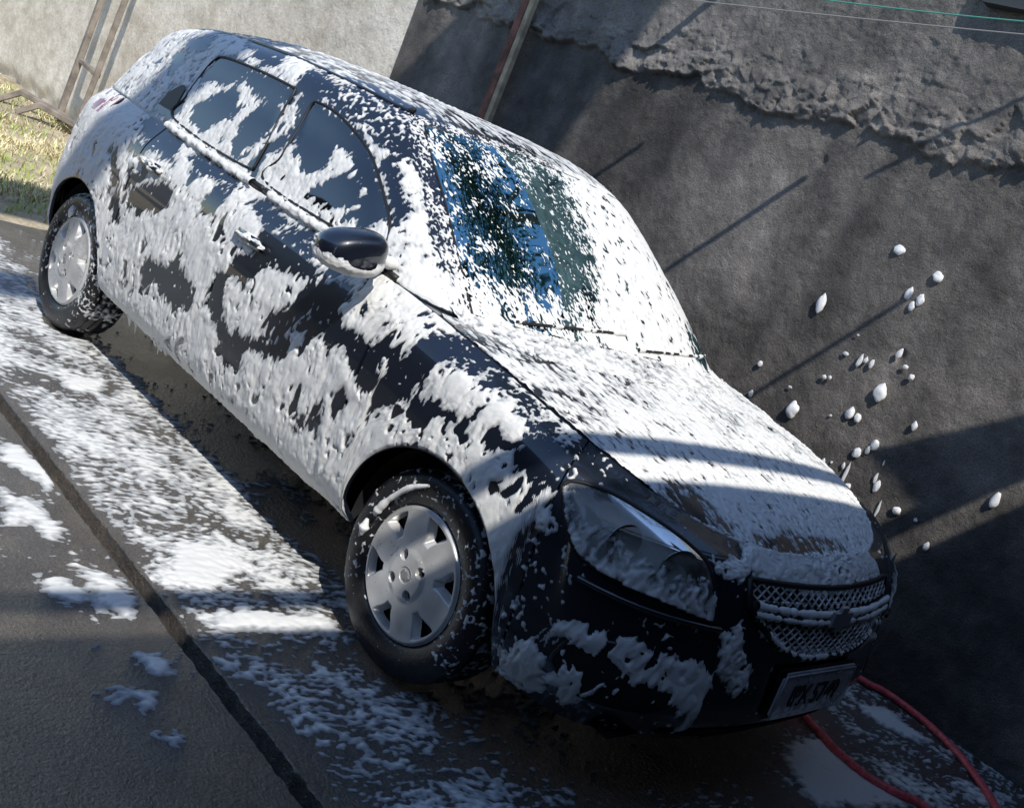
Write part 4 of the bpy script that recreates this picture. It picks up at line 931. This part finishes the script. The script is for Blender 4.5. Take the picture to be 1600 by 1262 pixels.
BL=[
(-0.328, 1.623, 0.0275, 0.0224),(-0.122, 1.579, 0.0255, 0.0232),(-0.204, 1.477, 0.0166, 0.0308),(-0.148, 1.471, 0.018, 0.0282),(-0.169, 1.433, 0.015, 0.0245),(-0.548, 1.297, 0.0218, 0.0483),(-0.694, 0.939, 0.0143, 0.0155),(-0.67, 0.8, 0.0127, 0.0182),(-0.381, 1.016, 0.0123, 0.01),(-0.356, 1.023, 0.0092, 0.01),(-0.508, 0.908, 0.0109, 0.0064),(-0.448, 0.826, 0.0311, 0.0431),(-0.267, 1.141, 0.0122, 0.0347),(-0.243, 1.155, 0.0106, 0.0173),(-0.213, 1.151, 0.0121, 0.0222),(-0.338, 1.144, 0.0153, 0.0087),(-0.326, 1.236, 0.0076, 0.005),(-0.123, 1.238, 0.0135, 0.0269),(-0.074, 1.199, 0.0134, 0.011),(-0.032, 1.172, 0.0134, 0.0134),(-0.12, 1.062, 0.03, 0.0441),(-0.2, 0.927, 0.0212, 0.0322),(-0.161, 0.925, 0.0181, 0.0222),(-0.276, 0.88, 0.0076, 0.0062),(0.072, 1.001, 0.0133, 0.0217),(-0.039, 0.857, 0.0195, 0.0244),(-0.057, 0.828, 0.0105, 0.0245),(-0.095, 0.795, 0.0196, 0.0246),(-0.213, 0.684, 0.0122, 0.0249),(-0.177, 0.705, 0.0061, 0.0074),(-0.122, 0.718, 0.0091, 0.0173),(-0.098, 0.692, 0.0091, 0.0568),(0.027, 0.738, 0.009, 0.0268),(0.048, 0.711, 0.0149, 0.0317),(-0.065, 0.644, 0.0181, 0.0222),(0.095, 0.628, 0.0075, 0.039),(0.169, 0.663, 0.0207, 0.0193),(0.253, 0.667, 0.0088, 0.0096),(0.486, 0.886, 0.0187, 0.0399),(0.339, 0.597, 0.0132, 0.0215),(0.028, 0.809, 0.0045, 0.0146),]
def poly_sdf(X, Y, polys):
    """signed distance to a set of polygons (positive outside)"""
    best = np.full(X.shape, 9.0); inside = np.zeros(X.shape, bool); P = np.stack([X.ravel(), Y.ravel()], 1)
    for pl_ in polys:
        pl_ = np.array(pl_, float) / 1000; d2 = np.full(len(P), 81.0); c = inpoly(P, pl_)
        for a, b in zip(pl_, np.roll(pl_, -1, 0)):
            ab = b - a; t_ = np.clip(((P - a) @ ab) / (ab @ ab + 1e-12), 0, 1); e = P - a - t_[:, None] * ab; d2 = np.minimum(d2, (e**2).sum(1))
        best = np.minimum(best, np.sqrt(d2).reshape(X.shape)); inside |= c.reshape(X.shape)
    return np.where(inside, -best, best)
class Field:
    def __init__(self, polys, x0, x1, y0, y1, st=.008):
        self.x = np.arange(x0, x1, st); self.y = np.arange(y0, y1, st); self.st = st
        X, Y = np.meshgrid(self.x, self.y, indexing='ij'); self.f = poly_sdf(X, Y, polys)
    def __call__(self, x, y):
        u = np.clip((x - self.x[0]) / self.st, 0, len(self.x) - 1.001); v = np.clip((y - self.y[0]) / self.st, 0, len(self.y) - 1.001)
        i = u.astype(int); j = v.astype(int); a = u - i; b = v - j; f = self.f
        return f[i, j] * (1 - a) * (1 - b) + f[i + 1, j] * a * (1 - b) + f[i, j + 1] * (1 - a) * b + f[i + 1, j + 1] * a * b
FOAM_V = []; FOAM_Q = []; FOAM_T = []; FOAM_N = [0]
def foam_add(P, n, t, nu, nv, hmax, edge=None, lump=None):
    """t: coverage field (>0 is foam). Surface rises with a round edge; uncovered corners sink under the paint"""
    h = hmax * np.sqrt(np.clip(t, 0, 1.2) / 1.2 + .0001) - .0012
    if lump is not None: h = h + lump * smooth(.05, .5, t)
    h = np.where(t <= 0, np.maximum(t * .01, -.004) - .0012, np.maximum(h, .0006 * (t > .03)))
    if edge is not None: h = np.where(t > 0, (h + .0015) * smooth(0, 1, edge) - .0015, h)
    V = P + n * h[:, None]
    q = gridq(nu, nv); q = q[(t[q] > 0).any(1)]
    use = np.zeros(len(V), bool); use[q.ravel()] = True; idx = np.cumsum(use) - 1
    FOAM_V.append(V[use]); FOAM_Q.append(idx[q] + FOAM_N[0]); FOAM_T.append(np.clip(h[use] / (hmax if np.isscalar(hmax) else hmax[use]) * .50 + .62 * np.clip(t[use], 0, .6), 0, 1)); FOAM_N[0] += int(use.sum())
def resample(surf, n0, n1, r0, r1, st, length, height):
    nu = int(length / st); nv = int(height / st); n = np.linspace(n0, n1, nu); r = np.linspace(r0, r1, nv); return np.repeat(n, nv), np.tile(r, nu), nu, nv
def flow(p, fx, fz, seed): return p * np.array((fx, fx, fz)) + seed
ST = .0044; SF = .0038
def warp(p, f=11.0, a=.016): return p + a * np.stack([noise(p * f + 101), noise(p * f + 131), noise(p * f + 161)], 1)
def soft(q): return .9 * noise(q) + .45 * np.abs(noise(q * 1.9 + 3)) - .15
def ridge(q): return .6 - 1.6 * np.abs(noise(q)) + .5 * noise(q * 2.3 + 3) + .25 * noise(q * 4.7 + 8)
# --- side and front of the body
LDF = Field(LD, -.7, 3.9, .15, 1.1); LWF = Field(LW, -.7, 1.4, .15, .95)
def lower_foam(n0, n1, sgn, side):
    k = LOWER.U(np.array([n0, n1])); nu = int((k[1] - k[0]) / SF); uu = np.linspace(k[0], k[1], nu)
    node = np.interp(uu, LOWER.ku[1:-1], np.arange(LOWER.N)); ar = arch_row(node) if side else 0 * node
    nv = int(.80 / SF); tt = np.linspace(0, 1, nv); N = np.repeat(node, nv); R = (ar[:, None] + (5.985 - ar[:, None]) * tt).ravel()
    P, n = LOWER.evn(N, R); P = P * (1, sgn, 1); n = n * (1, sgn, 1); a = np.repeat(uu, nv) * (1 if sgn < 0 else -1); z = P[:, 2]
    dk = LDF(a, z) - .003; wh = LWF(a, z)
    bump_zone = smooth(1.02, .90, a + .25 * np.clip(z - .72, 0, 1))         # 1 on the bumper, 0 on the side
    g_side = np.clip(dk / .024, -1.7, 1.15); g_bump = np.clip(-wh / .014, -2.2, 1.6)
    gg = g_side * (1 - bump_zone) + g_bump * bump_zone
    Q_ = warp(P + (.25 * z[:, None] * np.array((-1.0, 0, 0)))); n1 = fbm(flow(Q_, 22, 8, 3), 3); n2 = fbm(flow(Q_, 66, 24, 7), 2); n3 = noise(flow(Q_, 135, 62, 11))
    holes = 1.5 * smooth(.28, .52, noise(flow(Q_, 24, 11, 200))) + 1.3 * smooth(.34, .56, noise(flow(Q_, 60, 30, 230)))
    t = .66 * gg + .45 * n1 + .50 * n2 + .26 * n3 + .16 - holes * smooth(-.5, .4, noise(P * 5 + 44))
    # small speckles near the front wheel and on the nose
    sp = noise(flow(P, 75, 60, 40)) + .35 * noise(flow(P, 22, 22, 41)); spk = (sp - .62 + .25 * smooth(.05, .0, np.abs(a - .92) - .08) + .0 * z) * 1.3
    t = np.maximum(t, np.where(bump_zone > .3, spk - .12 * smooth(.5, .3, a), -1))
    t = np.where((dk < -.01) & (bump_zone < .3), np.maximum(t, (sp - .66) * 1.3), t)
    # keep the lamps half clear
    lens = inpoly(np.stack([N, R], 1), HLP)
    lampt = .35 * n1 + .55 * n2 - .14 + np.clip((3.62 - R) * .9, -1.2, .5) + .5 * smooth(3.6, 4.05, N) + .25 * smooth(.8, .2, np.abs(R - 3.3))
    t = np.where(lens, np.minimum(lampt, spk + .25 if False else lampt), t)
    edge = np.minimum((R - np.repeat(ar, nv)) * .13 / .012, np.where(np.abs(a) < .55, 1.0, (6 - R) * .11 / .008))
    off = np.where(lens, .004 + .010 * (1 - np.clip(np.hypot((N - 2.85) / 1.2, (R - 4.0) / 1.0), 0, 1)**4), 0.0)
    lump = (.0022 + .0046 * smooth(-.3, .5, noise(P * 7 + 77))) * soft(flow(Q_, 38, 18, 5)) + .0005 * noise(flow(Q_, 120, 70, 6)) + .0018 * noise(flow(P, 16, 9, 8))
    foam_add(P + n * off[:, None], n, t, nu, nv, np.where(bump_zone > .5, .010, .0060 + .003 * smooth(-.2, .6, noise(P * 9 + 3))), edge, lump)
lower_foam(0.0, 12.4, -1, True)
lower_foam(0.0, 3.2, 1, False)
# --- bonnet
HD = [[(640, -330), (655, -150), (655, 60), (640, 190), (612, 120), (605, -60), (608, -200), (600, -300)]]
HDF = Field(HD, -.4, .9, -.8, .8)
for sgn in (-1, 1):
    nu = int(.72 / .0046); nv = int(.86 / .0046); s_ = np.repeat(np.linspace(0, .985, nu), nv); t_ = np.tile(np.linspace(.006, .995, nv), nu)
    P, n = HOOD.evn(s_, t_); P = P * (1, sgn, 1); n = n * (1, sgn, 1); x, y = P[:, 0], P[:, 1]
    f = lambda fx, fy, sd_: P * np.array((fx, fy, 10)) + sd_
    n1 = fbm(f(20, 46, 1), 3); n2 = noise(f(55, 120, 2)); n3 = fbm(P * 6 + 4, 2)
    corner = smooth(.16, .03, np.hypot(x - .50, y + .50)); dh = HDF(x, y)
    t = .44 + .30 * smooth(.05, .40, x) + .50 * n1 + .45 * n2 - 1.2 * smooth(.34, .60, noise(f(30, 62, 210))) - 1.0 * smooth(.40, .64, noise(f(70, 120, 215))) + .34 * n3 - .95 * corner - .75 * smooth(.012, -.012, dh) * (n1 + .2 > -.3)
    t -= .28 * smooth(-.05, -.13, x)
    edge = np.minimum((1 - s_) * .7 / .010, (1 - t_) * .8 / .008 + .15)
    lump = .0026 * fbm(f(40, 90, 5), 2) + .002 * noise(P * 14 + 9) + .0018 * noise(f(110, 150, 3))
    foam_add(P, n, t, nu, nv, .0065, edge, lump)
# --- foam bridging the nose edge of the bonnet
for sgn in (-1, 1):
    nn2 = np.linspace(0, 2.9, 170); base = LOWER.ev(nn2, np.full(170, 6.0)) * (1, sgn, 1) + (.001, 0, -.002); th = np.linspace(0, 2 * np.pi, 22); P = (base[:, None] + 0 * th[None, :, None]).reshape(-1, 3)
    cth, sth = np.tile(np.cos(th), 170), np.tile(np.sin(th), 170); nd_ = np.repeat(nn2, 22); dx = np.cos(nd_ / 2.9 * 1.0); n = np.stack([cth * dx, cth * np.sin(nd_ / 2.9) * sgn, sth], 1)
    t = .6 + .5 * noise(P * 45) + .4 * noise(P * 100 + 3) - 1.4 * smooth(2.2, 2.8, nd_); foam_add(P, n, t, 170, 22, .0095, None, .002 * noise(P * 60))
# --- windscreen, side glass, pillars, roof
GDF = Field(GD, -3.1, -.1, .85, 1.5)
def green_foam(n0, n1, r0, r1, sgn, L, H):
    k = GREEN.U(np.array([n0, n1])); nu = int(L / ST); uu = np.linspace(k[0], k[1], nu); node = np.interp(uu, GREEN.ku[1:-1], np.arange(GREEN.N)); nv = int(H / ST)
    N = np.repeat(node, nv); R = np.tile(np.linspace(r0, r1, nv), nu); P, n = GREEN.evn(N, R); P = P * (1, sgn, 1); n = n * (1, sgn, 1); x, y, z = P.T
    dk = GDF(x, z) - .004; side = smooth(3.2, 3.75, N) if sgn < 0 else 0 * N
    Q_ = warp(P + (.25 * z[:, None] * np.array((-1.0, 0, 0)))); n1 = fbm(flow(Q_, 22, 8, 23), 3); n2 = fbm(flow(Q_, 66, 24, 27), 2); sp = noise(P * 95 + 60); sp2 = noise(P * (60, 60, 45) + 61); sp3 = noise(P * (95, 150, 60) + 66)
    g = np.clip(dk / .024, -1.7, 1.15)
    ts = .64 * g + .45 * n1 + .52 * n2 + .22 * sp - .02 - (1.2 * smooth(.36, .6, noise(flow(Q_, 30, 15, 210))) + 1.0 * smooth(.40, .62, noise(flow(Q_, 72, 40, 240)))) * smooth(-.5, .4, noise(P * 5 + 45)) - .25 * smooth(-2.0, -2.4, x)
    speck = smooth(-1.42, -1.22, x) * smooth(1.22, 1.27, z)                      # splashed A pillar and roof front
    tsp = .9 * sp2 + .55 * sp + .35 * n1 - .12
    ts = ts * (1 - speck) + tsp * speck
    ts = np.where((dk < -.012) & (speck < .5), np.maximum(ts, (sp2 + .3 * n1 - .68)), ts)
    # windscreen: fine splashes on the near half, nearly closed foam on the far half
    far = smooth(-.16, .10, y - .12 * (R - 1)); low = smooth(.62, .25, R)
    tw_near = .9 * sp3 + .7 * noise(P * (170, 170, 120) + 67) + .5 * fbm(P * (16, 26, 8) + 70, 3) - .17 + .62 * low + .22 * smooth(1.2, 1.9, R) + .15 * smooth(-.42, -.55, y)
    tw_far = .62 + .55 * fbm(P * (24, 30, 13) + 80, 3) + .30 * sp2 - .75 * smooth(.10, .02, np.hypot((y - .52) * .7, (R - .28) * .25))
    tw = tw_near * (1 - far) + tw_far * far
    t = tw * (1 - side) + ts * side
    roof = smooth(2.0, 2.35, R); tr = .12 + .56 * fbm(P * (13, 42, 10) + 90, 3) + .34 * noise(P * (40, 110, 10) + 91) - .28 * smooth(-1.9, -2.3, x)
    if sgn < 0: tr = np.minimum(tr, .9) ; tr = np.where((dk < 0) & (R < 2.7), tr - .9 * smooth(0, -.01, dk), tr) - .35 * speck * smooth(2.9, 2.3, R)
    t = t * (1 - roof) + tr * roof
    edge = np.minimum(np.minimum(R - r0, 1) * .25 / .010 + (.0 if r0 == 0 else 1), 1.0) * np.ones(len(R))
    lump = .0040 * soft(flow(Q_, 38, 18, 15)) * side + .0008 * noise(P * (110, 110, 70) + 16) + .0016 * noise(P * 16 + 18)
    hm = .0050 + .002 * side
    foam_add(P, n, t, nu, nv, hm, edge, lump)
green_foam(0, 11.6, 0, 2.2, -1, 3.75, .56)
green_foam(0, 11.6, 2.2, 3.9, -1, 2.6, .46)
green_foam(0, 3.6, 0, 2.2, 1, 1.0, .56)
green_foam(0, 11.6, 2.2, 3.9, 1, 2.6, .46)
for sgn in (-1, 1):
    nu, nv = 170, 30; N, R = grid_nr(0, 3.35, -.35, 1.25, nu, nv); P = GREEN.ev(N, np.full(len(N), .08)) + np.stack([R * .12, 0 * R, -R * .035 - .004], 1); P = P * (1, sgn, 1)
    t = .30 + .6 * noise(P * (60, 40, 10) + 33) + .5 * noise(P * (110, 110, 10) + 34) + .3 * noise(P * 9 + 2); foam_add(P, np.tile((.28, 0, .96), (len(P), 1)), t, nu, nv, .010, None, .002 * noise(P * 60))
# --- foam lying along the window ledges
def roll(x0, x1, rad, seed):
    xx = np.linspace(x0, x1, int(abs(x1 - x0) / ST)); Pz = GREEN.ev(np.interp(-xx, -GREEN.C[0, 1:-1, 0], np.arange(14)), np.full(len(xx), .04)) * RS + (0, -.010, .000)
    th = np.linspace(0, 2 * np.pi, 20); P = (Pz[:, None] + 0 * th[None, :, None]).reshape(-1, 3); n = np.tile(np.stack([0 * th, np.cos(th), np.sin(th)], 1), (len(xx), 1))
    r_ = rad * (1 + .35 * fbm(P * 30 + n * .6 + seed, 2)); foam_add(P, n, 0 * r_ + 1, len(xx), 20, r_, None, None)
roll(-1.34, -2.03, .017, 4); roll(-.72, -1.22, .017, 9)
# --- door mirror: foam lip along its lower half
th = np.linspace(0, 2 * np.pi, 150); K = 60; V = []; NN = []
for j in range(K):
    a = math.pi * (.06 + .88 * j / (K - 1)); rx = -.062 * math.cos(a); sc = math.sin(a)**.42; e = 2.6
    yy = np.sign(np.cos(th)) * np.abs(np.cos(th))**(2 / e) * .098 * sc; zz = np.sign(np.sin(th)) * np.abs(np.sin(th))**(2 / e) * .060 * sc; zz = zz * (1 + .18 * yy / .104)
    V.append(np.stack([MC[0] + rx - .18 * np.abs(yy) * (yy < 0), MC[1] + yy, MC[2] + zz + .12 * yy], 1)); NN.append(np.stack([np.full(150, -math.cos(a)), yy / .104 * .9, zz / .066 * .9], 1))
P = np.concatenate(V); n = np.concatenate(NN); n /= np.linalg.norm(n, axis=1)[:, None]
rel = (P[:, 2] - MC[2]) / .066 - .12 * (P[:, 1] - MC[1]) / .066
t = np.clip((-.18 - rel) * 3, -1.5, 1) + .35 * noise(P * 70) + .2 * noise(P * 150); t = np.maximum(t, (noise(P * 120 + 4) - .55 + smooth(.75, .95, np.abs(P[:, 0] - MC[0]) / .062 * (P[:, 0] < MC[0]))) * 1.2 - .2)
foam_add(P, n, t, K, 150, .010, None, .002 * noise(P * 45))
# --- foam caught on the grille bar, frame and number plate
def bar_foam(zf, y0, y1, rad, seed, gate, x_off=.018):
    yy = np.linspace(y0, y1, 150); base = np.array([tuple(front_pt(y, zf(y), x_off)[0]) for y in yy]); th = np.linspace(0, 2 * np.pi, 18); P = (base[:, None] + 0 * th[None, :, None]).reshape(-1, 3)
    n = np.tile(np.stack([np.cos(th) * .8, 0 * th, np.sin(th)], 1), (150, 1)); t = gate + .7 * noise(P * 40 + seed) + .5 * noise(P * 95 + seed); foam_add(P, n, t, 150, 18, rad, None, .0022 * noise(P * 60 + seed))
bar_foam(lambda y: .632 - .016 * (1 - (y / .385)**2), -.375, .37, .015, 3, .75); bar_foam(lambda y: .614 - .016 * (1 - (y / .385)**2), -.375, .37, .013, 13, .6)
bar_foam(lambda y: .684 - .008 * (1 - abs(y) / .385), -.38, .38, .010, 5, .35, .006); bar_foam(lambda y: .507 + .095 * min(1, abs(y) / .346)**3, -.36, .36, .013, 7, .5, .008)
bar_foam(lambda y: .642, -.37, .37, .007, 15, .1, .008)
yy = np.linspace(-.20, .20, 100); zz_ = np.linspace(-.062, .062, 40); P = np.array([tuple(pm @ Vector((.0045, y, z))) for y in yy for z in zz_]); zr = np.tile(zz_, 100)
t = .75 * noise(P * 38 + 2) + .5 * noise(P * 90 + 4) + np.clip((-.030 - zr) * 22, -.42, .9) + .5 * smooth(.045, .06, zr) * 0; foam_add(P, np.tile((1.0, 0, 0), (len(P), 1)), t, 100, 40, .004, None, None)
# --- foam clinging to the wipers
for w_ in WIP:
    base = spline(w_, np.linspace(0, len(w_) - 1, 130)); th = np.linspace(0, 2 * np.pi, 16); P = (base[:, None] + 0 * th[None, :, None]).reshape(-1, 3); n = np.tile(np.stack([np.cos(th) * .8, 0 * th, np.sin(th)], 1), (130, 1))
    t = .25 + .9 * noise(P * 24 + 7) + .5 * noise(P * 70); foam_add(P, n, t, 130, 16, .011, None, .002 * noise(P * 60))
# --- splashes on the near tyres and covers
def tyre_foam(cx, dens, top):
    pr = tyre_profile(90); th = np.linspace(0, 2 * np.pi, 380); O = np.repeat(pr[:, 0], 380); Rr = np.repeat(pr[:, 1], 380); T = np.tile(th, 90)
    P = np.stack([cx + Rr * np.cos(T), -(.785 - .016 + O), WZ + Rr * np.sin(T)], 1); tg = np.gradient(pr, axis=0); nn_ = np.stack([-tg[:, 1], tg[:, 0]], 1); nn_ /= np.linalg.norm(nn_, axis=1)[:, None]; nn_ *= np.where((nn_[:, 0] * (pr[:, 0] + .07) + nn_[:, 1] * (pr[:, 1] - .22)) > 0, 1, -1)[:, None]
    A = np.repeat(nn_, 380, 0); n = np.stack([A[:, 1] * np.cos(T), -A[:, 0], A[:, 1] * np.sin(T)], 1)
    sl = np.concatenate([[0], np.cumsum(np.linalg.norm(np.diff(pr, axis=0), axis=1))]); u = np.stack([Rr * np.cos(T), np.repeat(sl, 380) * .8, Rr * np.sin(T) + cx], 1)
    t = .85 * noise(u * 62) + .55 * noise(u * 125 + 5) + .4 * noise(u * 18 + 9) - dens - .35 * (np.sin(T) < -.55) + top * smooth(.1, .9, np.sin(T)) * smooth(.005, -.02, O) + .28 * smooth(-.5, .8, np.cos(T)) * top
    t = np.where(P[:, 2] < .03, -1, t)
    foam_add(P, n, t, 90, 380, .0045, None, None)
tyre_foam(WF, .36, .26); tyre_foam(WR, .26, .66)
def cover_foam(cx, dens):
    rad = np.linspace(.01, .18, 70); th = np.linspace(0, 2 * np.pi, 300); Rr = np.repeat(rad, 300); T = np.tile(th, 70); X = Rr / .184
    k6 = (T - .32) / (np.pi / 3); dk = (k6 - np.round(k6)) * (np.pi / 3); wid = .11 + .15 * smooth(.55, .90, X); hole = np.minimum(smooth(wid + .015, wid - .10, np.abs(dk)), smooth(.54, .66, X) * smooth(.925, .88, X))
    dep = .012 - .010 * smooth(.25, .9, X) - .008 * smooth(.955, 1, X) + .004 * smooth(.42, .30, X)
    P = np.stack([cx + Rr * np.cos(T), -(.785 - .014 + dep), WZ + Rr * np.sin(T)], 1); n = np.tile((0, -1.0, 0), (len(P), 1))
    t = noise(P * (110, 1, 75) + 3) + .4 * noise(P * 30) - dens - 2 * (hole > .02); foam_add(P, n, t, 70, 300, .004, None, None)
cover_foam(WF, .62); cover_foam(WR, .42)
# longer drips on the front wheel
def drip(pts, rad, seed):
    P0 = spline(np.array(pts), np.linspace(0, len(pts) - 1, 40)); r_ = np.interp(np.linspace(0, 1, 40), np.linspace(0, 1, len(rad)), rad); v, q = tube_np(P0, r_ * (1 + .25 * noise(P0 * 60 + seed)), 12, False)
    qq = np.array(q) + FOAM_N[0]; FOAM_V.append(v); FOAM_Q.append(qq); FOAM_T.append(np.ones(len(v))); FOAM_N[0] += len(v)
drip([(-.04, -.79, .53), (-.10, -.795, .49), (-.150, -.797, .43), (-.175, -.797, .385), (-.18, -.797, .365)], [.004, .009, .008, .013, .004], 1)
drip([(-.205, -.794, .34), (-.203, -.796, .315), (-.205, -.794, .290)], [.004, .014, .004], 2)
drip([(-.555, -.73, .972), (-.565, -.79, .975), (-.57, -.84, .968), (-.575, -.87, .96)], [.016, .024, .022, .012], 21)
drip([(-2.50, -.79, .50), (-2.495, -.795, .475), (-2.50, -.795, .45)], [.004, .013, .005], 3)
# foam heaped on the door handles
for x, z in ((-1.155, .815), (-1.93, .835)):
    c0 = np.array(tuple(side_pt(x, z, .012)[0])); th = np.linspace(0, 2 * np.pi, 40); L_ = np.linspace(-.095, .095, 70); P = np.stack([c0[0] + np.repeat(L_, 40), 0 * np.repeat(L_, 40) + c0[1], 0 * np.repeat(L_, 40) + c0[2]], 1); n = np.tile(np.stack([0 * th, np.cos(th), np.sin(th)], 1), (70, 1))
    rr_ = .024 * np.sqrt(np.clip(1 - (np.repeat(L_, 40) / .096)**2, .02, 1)); t = .55 + .8 * noise(P * 28 + n * 1.2 + x) + .4 * noise(P * 60 + n * 2.2); foam_add(P, n, t, 70, 40, rr_, None, .003 * noise(P * 50 + n))
# icicles of foam along the sill
rs = np.random.RandomState(3)
for k in range(7):
    x = rs.choice([-.62, -1.2, -1.55, -1.62, -1.7, -1.85]) + rs.uniform(-.06, .06); l = rs.uniform(.004, .03); p, nn_ = side_pt(x, .285, .004); b = rs.uniform(.004, .008)
    drip([tuple(p), (p.x, p.y + .012, .262), (p.x - .002, p.y + .018, .258 - l)], [b, b, .0015], k)
fo = mesh_np('foam_coat', np.concatenate(FOAM_V), np.concatenate(FOAM_Q), M_FOAM); set_attr(fo, 'thick', np.concatenate(FOAM_T))
tag(fo, 'thick white washing foam clinging to the navy car', 'foam', kind='stuff')

# --- foam on the floor
GWF = Field(GW, -4.2, 1.6, -2.2, 1.6, .01)
def floor_foam(x0, x1, y0, y1, st, reg):
    nu = int((x1 - x0) / st); nv = int((y1 - y0) / st); X = np.repeat(np.linspace(x0, x1, nu), nv); Y = np.tile(np.linspace(y0, y1, nv), nu); p = np.stack([X, Y, 0 * X], 1)
    d = GWF(X, Y); n1 = fbm(p * 6 + 2, 3); pw = warp(p, 6, .03); n2 = fbm(pw * (52, 28, 1) + 6, 2); n3 = noise(pw * (115, 70, 1) + 9); n4 = fbm(p * (2.6, 1.9, 1) + 5, 2)
    strip_ = smooth(-1.235, -1.15, Y) * smooth(-.52, -.68, Y) * smooth(.15, -.25, X)
    under = smooth(-.66, -.56, Y) * smooth(.62, .5, X)
    left = smooth(-1.26, -1.30, Y)
    cov = -.50 + .62 * strip_ - .10 * under - .10 * left - .25 * left * smooth(-.5, -.1, X) + .33 * smooth(-.25, .1, X) * smooth(-1.22, -1.1, Y) * smooth(-.35, -.8, Y)
    front = smooth(.5, .62, X) * smooth(.35, .6, Y) + smooth(.7, .9, Y) * smooth(.2, .5, X)
    cov = cov + .34 * np.clip(front, 0, 1)
    t = cov + .52 * n1 + .66 * n2 + .34 * n3 + .40 * n4
    tp = np.clip(-d / .035, -2, 1.3) * .55 + .40 * n1 + .42 * n2 + .15 * n3 + .05
    t = np.maximum(t, np.where(d < .04, tp, -1))
    gro = np.abs(Y + 1.25) < .034; t = np.where(gro, -1.0, t)
    t = np.where((np.hypot(X - WF, (Y + .70) * 1.5) < .13) | (np.hypot(X - WR, (Y + .70) * 1.5) < .13), -1, t)
    z = .0045 + 0 * X; z = z - 0
    P = np.stack([X, Y, z + fbm(p * 1.1, 2) * .004 * smooth(.0, .25, np.abs(Y + 1.25))], 1)
    FOAM_V.clear(); FOAM_Q.clear(); FOAM_T.clear(); FOAM_N[0] = 0
    foam_add(P - (0, 0, .003), np.tile((0, 0, 1.0), (len(P), 1)), t, nu, nv, np.where(d < 0, .009, .0042), None, .0012 * noise(p * 40))
    o = mesh_np('floor_foam', np.concatenate(FOAM_V), np.concatenate(FOAM_Q), M_FOAM); set_attr(o, 'thick', np.clip(np.concatenate(FOAM_T), 0, 1)); tag(o, reg, 'foam', kind='stuff')
floor_foam(-3.95, -.9, -2.0, .2, .0065, 'foam flecks on the floor beside the rear half of the car')
floor_foam(-.9, 1.45, -1.95, .35, .0048, 'foam flecks and puddles on the floor around the front wheel')
floor_foam(.2, 1.5, .35, 1.56, .006, 'streaky foam on the wet floor under the red hose')

# --- blobs of foam flung on the wall
rs = np.random.RandomState(8)
BLAB = {0: 'round foam blob, topmost of all on the dark wall', 1: 'round foam blob on the dark wall, second highest and farther right', 2: 'upper left foam drop of the trio high on the dark wall', 3: 'right foam drop of the trio high on the dark wall', 4: 'lowest foam drop of the trio high on the dark wall',
        5: 'tall teardrop foam blob alone on the wall left of the others', 7: 'foam drop on the wall touching the edge of the bonnet', 11: 'large oval foam blob on the wall nearest the bonnet', 12: 'tall left drop of three upright foam drops side by side on the wall', 17: 'upright foam drop on the wall above a round fleck', 20: 'largest upright oval foam blob in the middle of the wall cluster',
        21: 'left blob of a touching foam pair low on the lit wall', 22: 'right blob of a touching foam pair low on the lit wall', 24: 'foam drop on the lit wall just above the shade, far right', 25: 'right blob of three foam blobs at the shade line', 27: 'left blob of three foam blobs at the shade line', 31: 'long thin slanting foam streak on the shaded wall above the bonnet',
        33: 'forked foam streak on the shaded wall, upright', 35: 'thin upright foam streak low on the shaded wall', 36: 'arch shaped foam blob on the shaded wall', 38: 'long foam blob on the shaded wall, farthest right of all', 39: 'foam drop lowest on the shaded wall beside the light streaks'}
for i, (x, z, a, b) in enumerate(BL):
    bm = bmesh.new(); bmesh.ops.create_icosphere(bm, subdivisions=4, radius=1.0)
    co = np.array([v.co[:] for v in bm.verts]); nn_ = noise(co * 1.1 + i * 7.1) * .26 + noise(co * 2.3 + i * 3.3) * .06
    for v, k in zip(bm.verts, nn_):
        c = v.co * (1 + k); tp = 1 - .35 * max(0, c.z) * (b > 1.4 * a)
        v.co = Vector((c.x * a * tp, c.y * min(a, b) * .5, c.z * b)) * .9
    o = mesh_bm('foam_blob', bm, M_BLOB, None, True); o.location = (x, WY - .005 - min(a, b) * .15, z); o.rotation_euler = (0, rs.uniform(-.12, .12), 0)
    set_attr(o, 'thick', np.ones(len(o.data.vertices)))
    big = b > .035
    tag(o, BLAB.get(i, 'small white foam fleck stuck on the dark wall right of the car'), 'foam', 'foam blobs on the dark wall')
